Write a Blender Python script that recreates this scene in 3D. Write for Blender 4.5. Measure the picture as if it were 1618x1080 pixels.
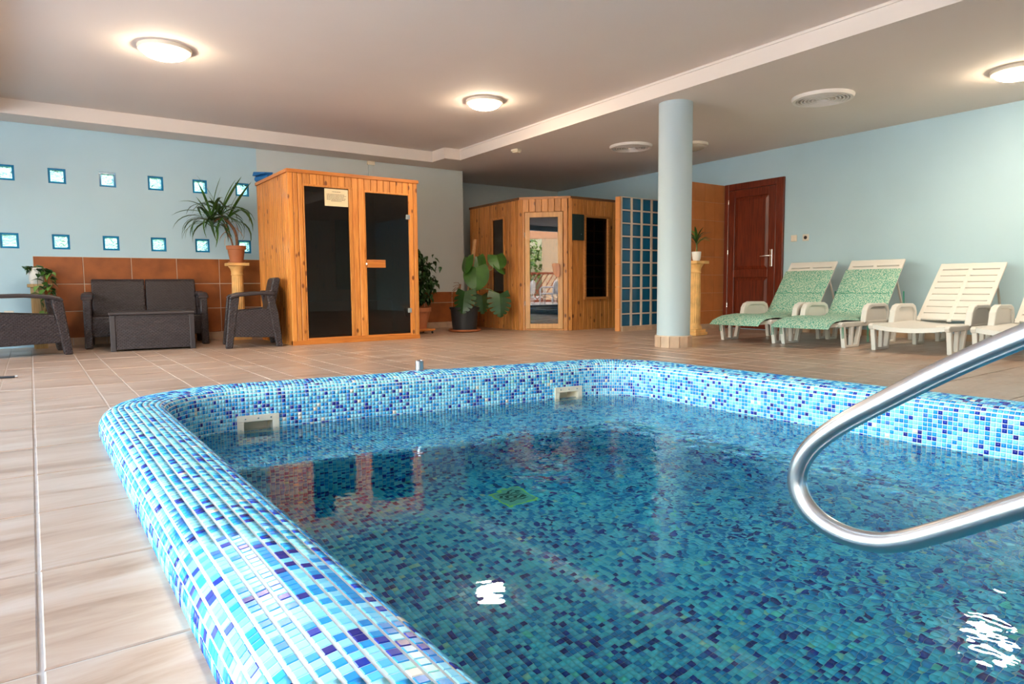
import bpy, bmesh, math, random
import numpy as np
from mathutils import Vector, Matrix

for o in list(bpy.data.objects):
    bpy.data.objects.remove(o, do_unlink=True)
SC = bpy.context.scene
COL = SC.collection
R = math.radians
rnd = random.Random(7)

# ------------------------------------------------------------------ camera
IMG_W, IMG_H, EYE = 1618.0, 1080.0, 0.62
CX, CY = IMG_W / 2, IMG_H / 2
VA, VB = np.array([48., 459.]), np.array([2280., 440.])      # vanishing points of +Y and +X
FPX = float(np.sqrt(-((VA - [CX, CY]) @ (VB - [CX, CY]))))
def _cd(p):
    v = np.array([(p[0] - CX) / FPX, -(p[1] - CY) / FPX, -1.0])
    return v / np.linalg.norm(v)
_Y, _X = _cd(VA), _cd(VB)
ROT = np.array([_X, _Y, np.cross(_X, _Y)])                    # world = ROT @ camera vector
EYEP = np.array([0, 0, EYE])
cam = bpy.data.cameras.new('camera')
cam.sensor_width = 36.0
cam.lens = FPX / IMG_W * 36.0
cam.clip_start = 0.02
cam.clip_end = 300
camo = bpy.data.objects.new('camera', cam)
COL.objects.link(camo)
M = Matrix([[*ROT[i], EYEP[i]] for i in range(3)] + [[0, 0, 0, 1]])
camo.matrix_world = M
SC.camera = camo

def project(P):
    v = (np.asarray(P, float) - EYEP) @ ROT
    return np.stack([CX + FPX * v[..., 0] / -v[..., 2], CY - FPX * v[..., 1] / -v[..., 2]], -1), -v[..., 2]

# ------------------------------------------------------------------ sky, sun, daylight
SC.view_settings.view_transform = 'Standard'
SC.view_settings.look = 'None'
SC.view_settings.gamma = 1.0
SC.view_settings.use_curve_mapping = False
SC.view_settings.exposure = 2.25
SC.cycles.sample_clamp_indirect = 40.0
SC.cycles.max_bounces = 14
SC.cycles.diffuse_bounces = 6
SC.cycles.transparent_max_bounces = 8

world = bpy.data.worlds.new('world')
SC.world = world
world.use_nodes = True
wn, wl = world.node_tree.nodes, world.node_tree.links
wn.clear()
sky = wn.new('ShaderNodeTexSky')
sky.sky_type = 'NISHITA'
sky.sun_disc = False
sky.sun_elevation = R(48)
sky.sun_rotation = R(110)
sky.air_density = 1.6
sky.dust_density = 3.0
bg = wn.new('ShaderNodeBackground')
bg.inputs['Strength'].default_value = 1.0
wo = wn.new('ShaderNodeOutputWorld')
wl.new(sky.outputs[0], bg.inputs[0])
wl.new(bg.outputs[0], wo.inputs[0])

sun = bpy.data.lights.new('sun_offscreen', 'SUN')
sun.energy = 6.0
sun.angle = R(1.0)
sun.color = (1.0, 0.93, 0.82)
suno = bpy.data.objects.new('sun_offscreen', sun)
COL.objects.link(suno)
suno.rotation_euler = Vector((-0.62, 0.30, -0.78)).to_track_quat('-Z', 'Y').to_euler()

XL, YF, YB = -2.6, -3.0, 9.0           # facade, front wall, back wall
WIN_BAYS = [(-2.6, -0.45), (-0.15, 2.0), (2.3, 4.45), (4.75, 6.5)]  # last bay, out of view, added for more daylight on back wall and saunas
WIN_Z = (0.06, 2.28)
for k, (y0, y1) in enumerate(WIN_BAYS):                       # sampling portals in the open facade, seen mirrored in the sauna door
    a = bpy.data.lights.new('window_left_offscreen', 'AREA')
    a.shape = 'RECTANGLE'
    a.size = WIN_Z[1] - WIN_Z[0]
    a.size_y = y1 - y0
    a.cycles.is_portal = True
    ao = bpy.data.objects.new('window_left_offscreen', a)
    COL.objects.link(ao)
    ao.matrix_world = Matrix.Translation((XL - 0.1, (y0 + y1) / 2, sum(WIN_Z) / 2)) @ Matrix.Rotation(R(-90), 4, 'Y')

# ------------------------------------------------------------------ materials
MATS = {}
def mat(name, col, rough=0.5, metal=0.0, spec=0.5, var=0.0, vscale=8.0, stretch=(1, 1, 1), bump=0.0, bscale=40.0,
        trans=0.0, ior=1.45, coat=0.0, rand=0.0):
    if name in MATS:
        return MATS[name]
    m = bpy.data.materials.new(name)
    m.use_nodes = True
    n, l = m.node_tree.nodes, m.node_tree.links
    b = n['Principled BSDF']
    b.inputs['Base Color'].default_value = (*col, 1)
    b.inputs['Roughness'].default_value = rough
    b.inputs['Metallic'].default_value = metal
    b.inputs['Specular IOR Level'].default_value = spec
    b.inputs['IOR'].default_value = ior
    b.inputs['Transmission Weight'].default_value = trans
    b.inputs['Coat Weight'].default_value = coat
    if var or bump:
        tc = n.new('ShaderNodeTexCoord')
        mp = n.new('ShaderNodeMapping')
        mp.inputs['Scale'].default_value = stretch
        l.new(tc.outputs['Object'], mp.inputs[0])
        if rand:
            oi = n.new('ShaderNodeObjectInfo')
            mu = n.new('ShaderNodeMath')
            mu.operation = 'MULTIPLY'
            mu.inputs[1].default_value = 37.0
            l.new(oi.outputs['Random'], mu.inputs[0])
            l.new(mu.outputs[0], mp.inputs['Location'])
    if var:
        t = n.new('ShaderNodeTexNoise')
        t.inputs['Scale'].default_value = vscale
        t.inputs['Detail'].default_value = 5
        l.new(mp.outputs[0], t.inputs['Vector'])
        r = n.new('ShaderNodeValToRGB')
        r.color_ramp.elements[0].position = 0.3
        r.color_ramp.elements[1].position = 0.7
        r.color_ramp.elements[0].color = (*[max(0, c * (1 - var)) for c in col], 1)
        r.color_ramp.elements[1].color = (*[min(1, c * (1 + var)) for c in col], 1)
        l.new(t.outputs['Fac'], r.inputs[0])
        l.new(r.outputs[0], b.inputs['Base Color'])
    if bump:
        t2 = n.new('ShaderNodeTexNoise')
        t2.inputs['Scale'].default_value = bscale
        t2.inputs['Detail'].default_value = 4
        l.new(mp.outputs[0], t2.inputs['Vector'])
        bp = n.new('ShaderNodeBump')
        bp.inputs['Strength'].default_value = bump
        bp.inputs['Distance'].default_value = 0.01
        l.new(t2.outputs['Fac'], bp.inputs['Height'])
        l.new(bp.outputs[0], b.inputs['Normal'])
    MATS[name] = m
    return m

def nodes_of(m):
    return m.node_tree.nodes, m.node_tree.links, m.node_tree.nodes['Principled BSDF']

def wood(name, col, dark, rough=0.45, axis='Z', knots=True):
    if name in MATS:
        return MATS[name]
    m = mat(name, col, rough, coat=0.15)
    n, l, b = nodes_of(m)
    tc = n.new('ShaderNodeTexCoord')
    oi = n.new('ShaderNodeObjectInfo')
    mu = n.new('ShaderNodeVectorMath')
    mu.operation = 'MULTIPLY_ADD'
    mu.inputs[1].default_value = (31.0, 17.0, 23.0)
    l.new(oi.outputs['Random'], mu.inputs[0])
    l.new(tc.outputs['Object'], mu.inputs[2])
    mp = n.new('ShaderNodeMapping')
    mp.inputs['Scale'].default_value = {'Z': (1, 1, 0.06), 'X': (0.06, 1, 1), 'Y': (1, 0.06, 1)}[axis]
    l.new(mu.outputs[0], mp.inputs[0])
    t = n.new('ShaderNodeTexNoise')
    t.inputs['Scale'].default_value = 60
    t.inputs['Detail'].default_value = 6
    t.inputs['Distortion'].default_value = 0.6
    l.new(mp.outputs[0], t.inputs['Vector'])
    r = n.new('ShaderNodeValToRGB')
    r.color_ramp.elements[0].position = 0.33
    r.color_ramp.elements[1].position = 0.62
    r.color_ramp.elements[0].color = (*dark, 1)
    r.color_ramp.elements[1].color = (*col, 1)
    l.new(t.outputs['Fac'], r.inputs[0])
    # each board a little lighter or darker than the next
    hs = n.new('ShaderNodeHueSaturation')
    mr = n.new('ShaderNodeMapRange')
    mr.inputs[3].default_value = 0.82
    mr.inputs[4].default_value = 1.12
    l.new(oi.outputs['Random'], mr.inputs[0])
    l.new(mr.outputs[0], hs.inputs['Value'])
    l.new(r.outputs[0], hs.inputs['Color'])
    out = hs.outputs[0]
    if knots:
        v = n.new('ShaderNodeTexVoronoi')
        v.inputs['Scale'].default_value = 9.0
        v.inputs['Randomness'].default_value = 1.0
        mp2 = n.new('ShaderNodeMapping')
        mp2.inputs['Scale'].default_value = {'Z': (1, 1, 0.55), 'X': (0.55, 1, 1), 'Y': (1, 0.55, 1)}[axis]
        l.new(mu.outputs[0], mp2.inputs[0])
        l.new(mp2.outputs[0], v.inputs['Vector'])
        kr = n.new('ShaderNodeValToRGB')
        kr.color_ramp.elements[0].position = 0.10
        kr.color_ramp.elements[1].position = 0.17
        kr.color_ramp.elements[0].color = (1, 1, 1, 1)
        kr.color_ramp.elements[1].color = (0, 0, 0, 1)
        l.new(v.outputs['Distance'], kr.inputs[0])
        mx = n.new('ShaderNodeMix')
        mx.data_type = 'RGBA'
        l.new(kr.outputs[0], mx.inputs[0])
        l.new(out, mx.inputs[6])
        mx.inputs[7].default_value = (dark[0] * 0.35, dark[1] * 0.3, dark[2] * 0.3, 1)
        out = mx.outputs[2]
    l.new(out, b.inputs['Base Color'])
    bp = n.new('ShaderNodeBump')
    bp.inputs['Strength'].default_value = 0.12
    bp.inputs['Distance'].default_value = 0.004
    l.new(t.outputs['Fac'], bp.inputs['Height'])
    l.new(bp.outputs[0], b.inputs['Normal'])
    return m

def rattan(name, col):
    m = mat(name, col, 0.42)
    n, l, b = nodes_of(m)
    tc = n.new('ShaderNodeTexCoord')
    sx = n.new('ShaderNodeSeparateXYZ')
    l.new(tc.outputs['Object'], sx.inputs[0])
    def math_(op, a, bb=None):
        k = n.new('ShaderNodeMath')
        k.operation = op
        for i, q in enumerate((a, bb)):
            if q is None:
                continue
            if isinstance(q, (int, float)):
                k.inputs[i].default_value = q
            else:
                l.new(q, k.inputs[i])
        return k.outputs[0]
    u = math_('ADD', sx.outputs['X'], sx.outputs['Y'])
    su = math_('SINE', math_('MULTIPLY', u, 2 * math.pi / 0.034))
    sv = math_('SINE', math_('MULTIPLY', sx.outputs['Z'], 2 * math.pi / 0.030))
    p = math_('MULTIPLY', su, sv)                             # staggered woven dots
    r = n.new('ShaderNodeValToRGB')
    r.color_ramp.elements[0].position = 0.05
    r.color_ramp.elements[1].position = 0.55
    r.color_ramp.elements[0].color = (*col, 1)
    r.color_ramp.elements[1].color = (1, 1, 1, 1)
    r.color_ramp.elements[0].color = (0, 0, 0, 1)
    l.new(p, r.inputs[0])
    bp = n.new('ShaderNodeBump')
    bp.inputs['Strength'].default_value = 1.0
    bp.inputs['Distance'].default_value = 0.008
    bp.invert = True
    l.new(r.outputs[0], bp.inputs['Height'])
    l.new(bp.outputs[0], b.inputs['Normal'])
    return m

# ------------------------------------------------------------------ mesh helpers
class MB:
    def __init__(s):
        s.v, s.f = [], []
    def add(s, vs, fs):
        k = len(s.v)
        s.v += [tuple(map(float, p)) for p in vs]
        s.f += [tuple(i + k for i in f) for f in fs]
        return s
    def hexa(s, p):
        return s.add(p, [(0, 3, 2, 1), (4, 5, 6, 7), (0, 1, 5, 4), (1, 2, 6, 5), (2, 3, 7, 6), (3, 0, 4, 7)])
    def box(s, x0, y0, z0, x1, y1, z1):
        return s.hexa([(x0, y0, z0), (x1, y0, z0), (x1, y1, z0), (x0, y1, z0),
                       (x0, y0, z1), (x1, y0, z1), (x1, y1, z1), (x0, y1, z1)])
    def prism(s, poly, h0, h1, plane='xz'):
        """poly in the plane, extruded along the third axis from h0 to h1"""
        def P(a, b, h):
            return {'xz': (a, h, b), 'xy': (a, b, h), 'yz': (h, a, b)}[plane]
        n = len(poly)
        vs = [P(a, b, h0) for a, b in poly] + [P(a, b, h1) for a, b in poly]
        fs = [tuple(range(n)), tuple(range(2 * n - 1, n - 1, -1))]
        fs += [(i, i + n, (i + 1) % n + n, (i + 1) % n) for i in range(n)]
        return s.add(vs, fs)
    def tube(s, pts, r, n=12, cap=True, up=None):
        pts = [Vector(p) for p in pts]
        rs = r if isinstance(r, (list, tuple)) else [r] * len(pts)
        k = len(s.v)
        ref = None
        for i, p in enumerate(pts):
            t = (pts[min(i + 1, len(pts) - 1)] - pts[max(i - 1, 0)]).normalized()
            if ref is None:
                a = Vector(up) if up else (Vector((0, 0, 1)) if abs(t.z) < 0.9 else Vector((1, 0, 0)))
            else:
                a = ref
            e1 = (a - t * a.dot(t)).normalized()
            ref = e1
            e2 = t.cross(e1)
            for j in range(n):
                q = 2 * math.pi * j / n
                s.v.append(tuple(p + e1 * (rs[i] * math.cos(q)) + e2 * (rs[i] * math.sin(q))))
        for i in range(len(pts) - 1):
            for j in range(n):
                a, b = k + i * n + j, k + i * n + (j + 1) % n
                s.f.append((a, b, b + n, a + n))
        if cap:
            s.f.append(tuple(k + j for j in range(n))[::-1])
            s.f.append(tuple(k + (len(pts) - 1) * n + j for j in range(n)))
        return s
    def lathe(s, prof, n=32, c=(0, 0, 0), cap=True):
        k = len(s.v)
        for r, z in prof:
            for j in range(n):
                q = 2 * math.pi * j / n
                s.v.append((c[0] + r * math.cos(q), c[1] + r * math.sin(q), c[2] + z))
        for i in range(len(prof) - 1):
            for j in range(n):
                a, b = k + i * n + j, k + i * n + (j + 1) % n
                s.f.append((a, b, b + n, a + n))
        if cap:
            s.f.append(tuple(k + j for j in range(n))[::-1])
            s.f.append(tuple(k + (len(prof) - 1) * n + j for j in range(n)))
        return s
    def mesh(s, name, m):
        me = bpy.data.meshes.new(name)
        me.from_pydata(s.v, [], s.f)
        me.update()
        if m:
            me.materials.append(m)
        return me
    def build(s, name, m, parent=None, smooth=False, bevel=0.0, seg=2, loc=None, rz=0.0):
        o = link(name, s.mesh(name, m), parent, loc, rz)
        finish(o, smooth, bevel, seg)
        return o

def finish(o, smooth=False, bevel=0.0, seg=2):
    bm = bmesh.new()
    bm.from_mesh(o.data)
    bmesh.ops.recalc_face_normals(bm, faces=bm.faces)
    bm.to_mesh(o.data)
    bm.free()
    if bevel:
        md = o.modifiers.new('bevel', 'BEVEL')
        md.width = bevel
        md.segments = seg
        md.limit_method = 'ANGLE'
        md.angle_limit = R(35)
    if smooth:
        for p in o.data.polygons:
            p.use_smooth = True
        try:
            o.data.set_sharp_from_angle(angle=R(38))
        except Exception:
            pass

def link(name, me, parent=None, loc=None, rz=0.0):
    o = bpy.data.objects.new(name, me)
    COL.objects.link(o)
    if parent is not None:
        o.parent = parent
    if loc is not None:
        o.location = loc
    if rz:
        o.rotation_euler = (0, 0, rz)
    return o

def tag(o, label, cat, group=None, kind=None):
    o['label'] = label
    o['category'] = cat
    if group:
        o['group'] = group
    if kind:
        o['kind'] = kind
    return o

def thing(name, label, cat, loc=(0, 0, 0), rz=0.0, group=None):
    o = bpy.data.objects.new(name, None)
    o.empty_display_size = 0.1
    COL.objects.link(o)
    o.location = loc
    o.rotation_euler = (0, 0, rz)
    return tag(o, label, cat, group)

def structure(o, label, cat):
    return tag(o, label, cat, kind='structure')

def copy_tree(o, parent=None):
    c = o.copy()
    COL.objects.link(c)
    c.parent = parent
    for ch in o.children:
        copy_tree(ch, c)
    return c

# ------------------------------------------------------------------ palette
M_BLUE = mat('blue_wall_paint', (0.43, 0.615, 0.71), 0.75, var=0.03, vscale=1.2, bump=0.05, bscale=180)
M_PALE = mat('pale_wall_paint', (0.55, 0.60, 0.60), 0.75, var=0.03, vscale=1.2, bump=0.05, bscale=180)
M_CEIL = mat('ceiling_paint', (0.71, 0.645, 0.595), 0.85, var=0.02, vscale=1.0)
M_FASC = M_CEIL
M_GROUT = mat('floor_grout', (0.52, 0.46, 0.41), 0.9, var=0.1, vscale=20)
M_MGROUT = mat('mosaic_grout', (0.66, 0.66, 0.62), 0.85)
M_TERRA = mat('brown_wall_tile_glaze', (0.30, 0.085, 0.018), 0.5, var=0.28, vscale=5, bump=0.06, bscale=30, rand=1)
M_ORANGE = mat('orange_tile_glaze', (0.52, 0.185, 0.055), 0.4, var=0.12, vscale=4, rand=1)
M_TGROUT = mat('tile_grout', (0.62, 0.50, 0.40), 0.9)
M_SKIRT = mat('skirting_tile_glaze', (0.52, 0.36, 0.25), 0.4, var=0.15, vscale=9, rand=1)
M_PINE = wood('golden_pine', (0.68, 0.27, 0.055), (0.50, 0.165, 0.027))
M_PINEX = wood('golden_pine_rail', (0.62, 0.21, 0.035), (0.44, 0.13, 0.02), axis='X', knots=False)
M_OAK = wood('honey_timber', (0.52, 0.215, 0.052), (0.33, 0.12, 0.024))
M_OAKX = wood('honey_timber_rail', (0.46, 0.19, 0.05), (0.32, 0.12, 0.03), axis='X', knots=False)
M_MAHOG = wood('dark_red_mahogany', (0.17, 0.026, 0.009), (0.075, 0.010, 0.004), rough=0.3, knots=False)
M_DARKIN = mat('dark_cabin_interior', (0.05, 0.02, 0.008), 0.7)
M_RATTAN = rattan('brown_woven_plastic', (0.034, 0.022, 0.023))
M_BROWN = mat('brown_moulded_plastic', (0.030, 0.020, 0.021), 0.4)
M_WPLAST = mat('white_moulded_plastic', (0.66, 0.635, 0.60), 0.35)
M_CREAM = mat('cream_plastic', (0.80, 0.70, 0.53), 0.4)
M_STEEL = mat('brushed_stainless_steel', (0.72, 0.73, 0.76), 0.27, metal=1.0)
M_CHROME = mat('satin_metal', (0.75, 0.74, 0.72), 0.25, metal=1.0)
M_STONE = mat('honey_cast_stone', (0.70, 0.40, 0.14), 0.6, var=0.25, vscale=7, bump=0.15, bscale=30)
M_TERPOT = mat('terracotta_pot', (0.42, 0.14, 0.055), 0.6, var=0.1, vscale=6)
M_BLKPOT = mat('charcoal_pot', (0.02, 0.022, 0.026), 0.45)
M_WPOT = mat('white_ceramic_pot', (0.78, 0.76, 0.72), 0.3)
M_SOIL = mat('potting_soil', (0.05, 0.03, 0.02), 0.95, var=0.4, vscale=60)
M_LEAFD = mat('dark_green_leaf', (0.020, 0.058, 0.016), 0.35, var=0.3, vscale=9, rand=1)
M_LEAF = mat('mid_green_leaf', (0.034, 0.10, 0.014), 0.38, var=0.3, vscale=9, rand=1)
M_LEAFB = mat('bright_green_leaf', (0.16, 0.30, 0.06), 0.4, var=0.3, vscale=9, rand=1)
M_DRY = mat('dry_leaf', (0.55, 0.30, 0.12), 0.7)
M_STEM = mat('brown_plant_stem', (0.20, 0.10, 0.05), 0.8, var=0.3, vscale=40)
M_GSTEM = mat('green_plant_stem', (0.10, 0.16, 0.05), 0.6)
M_COIR = mat('coir_pole', (0.38, 0.20, 0.09), 0.95, var=0.3, vscale=60, bump=0.6, bscale=90)
M_DGLASS = mat('tinted_dark_glass', (0.16, 0.09, 0.045), 0.01, trans=1.0, ior=1.5)
M_PAPER = mat('cream_paper', (0.72, 0.60, 0.38), 0.8)
M_INK = mat('printed_ink', (0.08, 0.06, 0.05), 0.8)
M_COLUMN = mat('column_paint', (0.41, 0.51, 0.56), 0.6)
M_BLUEFOAM = mat('blue_foam', (0.01, 0.13, 0.36), 0.6)
M_BLACK = mat('black_rubber', (0.012, 0.012, 0.012), 0.6)
M_SWITCH = mat('ivory_switch_plastic', (0.74, 0.68, 0.60), 0.4)
M_GREENRIB = mat('green_ribbon', (0.02, 0.28, 0.18), 0.6)

# ------------------------------------------------------------------ the room shell
def rwx(y):                                                    # the lounger wall is not quite square to the room
    return 7.995 + 0.0255 * y
SOF, TRAY = 2.41, 2.56
X5, YALC = 5.55, 9.95

# ---- pool outline (inner wall face), used to cut the floor
POOL = [(0.476, -0.35, 0.25), (0.476, 3.70, 0.34), (3.285, 3.30, 0.36), (3.285, -0.35, 0.25)]   # clockwise seen from above
def rounded(poly, step, mid=0.12):
    """points and outward normals along a rounded polygon; equal steps, arcs stepped at the rim's middle"""
    n = len(poly)
    segs = []
    for i in range(n):
        p = np.array(poly[i][:2])
        a = np.array(poly[i - 1][:2]) - p
        b = np.array(poly[(i + 1) % n][:2]) - p
        a /= np.linalg.norm(a)
        b /= np.linalg.norm(b)
        r = poly[i][2]
        half = math.acos(float(a @ b)) / 2
        d = r / math.tan(half)
        bis = (a + b) / np.linalg.norm(a + b)
        c = p + bis * (r / math.sin(half))
        segs.append((p + a * d, p + b * d, c, r))
    P, N = [], []
    for i in range(n):
        s, e, c, r = segs[i]
        a0 = math.atan2(*(s - c)[::-1])
        a1 = math.atan2(*(e - c)[::-1])
        while a1 > a0:
            a1 -= 2 * math.pi
        k = max(3, round((a0 - a1) * (r + mid) / step))
        for j in range(k):
            q = a0 + (a1 - a0) * j / k
            nn = np.array([math.cos(q), math.sin(q)])
            P.append(c + nn * r)
            N.append(nn)
        s2 = segs[(i + 1) % n][0]
        L = np.linalg.norm(s2 - e)
        k = max(1, round(L / step))
        t = (s2 - e) / L
        nn = np.array([-t[1], t[0]])
        for j in range(k):
            P.append(e + t * (L * j / k))
            N.append(nn)
    return np.array(P), np.array(N)
TP = 0.0205
PATH, PNRM = rounded(POOL, TP)
CUT_P, CUT_N = rounded(POOL, 0.12)
CUT = CUT_P + CUT_N * 0.14                                     # the floor stops under the middle of the rim

# ---- floor: a bed with a hole for the pool, tiles laid on it
FX0, FX1, FY0, FY1 = XL - 0.1, 8.35, YF - 0.1, 10.05
b = MB()
cen = CUT.mean(0)
def to_rect(p):
    d = p - cen
    ts = []
    for a, lo, hi in ((0, FX0, FX1), (1, FY0, FY1)):
        if abs(d[a]) > 1e-9:
            ts.append(((hi if d[a] > 0 else lo) - cen[a]) / d[a])
    return cen + d * min(t for t in ts if t > 0)
ang = np.unwrap(np.arctan2(*(CUT - cen).T[::-1]))
ring = [tuple(p) for p in CUT]
outer = [tuple(to_rect(p)) for p in CUT]
corners = {}
for cx_, cy_ in ((FX0, FY0), (FX1, FY0), (FX1, FY1), (FX0, FY1)):
    ca = math.atan2(cy_ - cen[1], cx_ - cen[0])
    j = int(np.argmin(np.abs((np.arctan2(*(CUT - cen).T[::-1]) - ca + math.pi) % (2 * math.pi) - math.pi)))
    corners[j] = (cx_, cy_)
for j, c in corners.items():
    outer[j] = c
n = len(ring)
vs = [(x, y, -0.004) for x, y in ring] + [(x, y, -0.004) for x, y in outer]
b.add(vs, [(i, (i + 1) % n, n + (i + 1) % n, n + i) for i in range(n)])
floor = b.build('floor', M_GROUT)
structure(floor, 'beige stone-look tiled floor around the pool', 'floor')

def tile_mat():
    m = mat('travertine_look_tile', (0.56, 0.42, 0.33), 0.30)
    n, l, b = nodes_of(m)
    g = n.new('ShaderNodeNewGeometry')
    mp = n.new('ShaderNodeMapping')
    mp.inputs['Scale'].default_value = (0.55, 3.2, 1)
    l.new(g.outputs['Position'], mp.inputs[0])
    t = n.new('ShaderNodeTexNoise')
    t.inputs['Scale'].default_value = 3.0
    t.inputs['Detail'].default_value = 8
    t.inputs['Roughness'].default_value = 0.62
    t.inputs['Distortion'].default_value = 0.8
    l.new(mp.outputs[0], t.inputs['Vector'])
    r = n.new('ShaderNodeValToRGB')
    e = r.color_ramp.elements
    e[0].position, e[0].color = 0.28, (0.25, 0.14, 0.09, 1)
    e[1].position, e[1].color = 0.72, (0.50, 0.395, 0.325, 1)
    k = e.new(0.47)
    k.color = (0.40, 0.275, 0.20, 1)
    l.new(t.outputs['Fac'], r.inputs[0])
    l.new(r.outputs[0], b.inputs['Base Color'])
    mr = n.new('ShaderNodeMapRange')
    mr.inputs[3].default_value = 0.24
    mr.inputs[4].default_value = 0.42
    l.new(t.outputs['Fac'], mr.inputs[0])
    l.new(mr.outputs[0], b.inputs['Roughness'])
    bp = n.new('ShaderNodeBump')
    bp.inputs['Strength'].default_value = 0.05
    l.new(t.outputs['Fac'], bp.inputs['Height'])
    l.new(bp.outputs[0], b.inputs['Normal'])
    return m
M_FTILE = tile_mat()

def clip(poly, p, nrm, keep_out):
    out = []
    for i in range(len(poly)):
        a, c = poly[i], poly[(i + 1) % len(poly)]
        da = (a[0] - p[0]) * nrm[0] + (a[1] - p[1]) * nrm[1]
        dc = (c[0] - p[0]) * nrm[0] + (c[1] - p[1]) * nrm[1]
        if not keep_out:
            da, dc = -da, -dc
        if da >= 0:
            out.append(a)
        if da * dc < 0:
            t = da / (da - dc)
            out.append((a[0] + (c[0] - a[0]) * t, a[1] + (c[1] - a[1]) * t))
    return out
def outside_pool(poly):
    """pieces of a convex polygon outside the (convex) pool cut"""
    pieces, rest = [], poly
    for i in range(len(CUT)):
        a, c = CUT[i], CUT[(i + 1) % len(CUT)]
        t = c - a
        nn = np.array([-t[1], t[0]])
        o = clip(rest, a, nn, True)
        if len(o) >= 3:
            ar = 0.5 * abs(sum(o[k][0] * o[(k + 1) % len(o)][1] - o[(k + 1) % len(o)][0] * o[k][1] for k in range(len(o))))
            if ar > 1e-6:
                pieces.append(o)
        rest = clip(rest, a, nn, False)
        if len(rest) < 3:
            break
    return pieces
xs = [XL]
k = -5
lines = []
for j in range(-6, 20):
    base = -0.02 + 0.4985 * j
    lines += [base, base + 0.325]
lines = [x for x in lines if XL < x < 8.3]
xs = [XL] + lines + [8.3]
ys = [YF] + [1.30 + 0.48 * j for j in range(-8, 20) if YF < 1.30 + 0.48 * j < YALC] + [YALC]
tiles = []
for i in range(len(xs) - 1):
    for j in range(len(ys) - 1):
        g = 0.004
        q = [(xs[i] + g, ys[j] + g), (xs[i + 1] - g, ys[j] + g), (xs[i + 1] - g, ys[j + 1] - g), (xs[i] + g, ys[j + 1] - g)]
        if q[1][0] - q[0][0] < 0.03 or q[2][1] - q[1][1] < 0.03:
            continue
        hit = ((np.array([q[0][0], q[0][1]]) < CUT.max(0)) & (np.array([q[2][0], q[2][1]]) > CUT.min(0))).all()
        pcs = outside_pool(q) if hit else [q]
        if not pcs:
            continue
        pp, dd = project([(x, y, 0) for x, y in q])
        area = 0.0
        if (dd > 0.05).all() and pp[:, 0].max() > 0 and pp[:, 0].min() < IMG_W and pp[:, 1].min() < IMG_H + 200:
            pc = np.clip(pp, [0, 0], [IMG_W, IMG_H])
            area = 0.5 * abs(np.dot(pc[:, 0], np.roll(pc[:, 1], 1)) - np.dot(pc[:, 1], np.roll(pc[:, 0], 1)))
        tiles.append((area, len(pcs) == 1 and pcs[0] is q, pcs, q))
tiles.sort(key=lambda t: -t[0])
TILE_T = 0.004
cache = {}
rest = MB()
nt = 0
for area, whole, pcs, q in tiles:
    if area > 20 and nt < 300:
        nt += 1
        w, d = q[1][0] - q[0][0], q[2][1] - q[1][1]
        if whole:
            key = (round(w, 3), round(d, 3))
            if key not in cache:
                c = 0.0025
                mb = MB()
                mb.add([(0, 0, -TILE_T), (w, 0, -TILE_T), (w, d, -TILE_T), (0, d, -TILE_T), (0, 0, -c), (w, 0, -c), (w, d, -c), (0, d, -c),
                        (c, c, 0), (w - c, c, 0), (w - c, d - c, 0), (c, d - c, 0)],
                       [(0, 1, 5, 4), (1, 2, 6, 5), (2, 3, 7, 6), (3, 0, 4, 7), (4, 5, 9, 8), (5, 6, 10, 9), (6, 7, 11, 10), (7, 4, 8, 11), (8, 9, 10, 11)])
                cache[key] = mb.mesh('floor_tile', M_FTILE)
            link('floor_tile', cache[key], floor, (q[0][0], q[0][1], rnd.uniform(-0.0006, 0.0004)))
        else:
            mb = MB()
            for p in pcs:
                mb.prism([(x - q[0][0], y - q[0][1]) for x, y in p], -TILE_T, 0, 'xy')
            mb.build('floor_tile', M_FTILE, floor, loc=(q[0][0], q[0][1], 0))
    else:
        for p in pcs:
            rest.prism(p, -TILE_T, 0, 'xy')
o = rest.build('floor_tiling', M_FTILE, floor)
o['kind'] = 'stuff'

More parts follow.
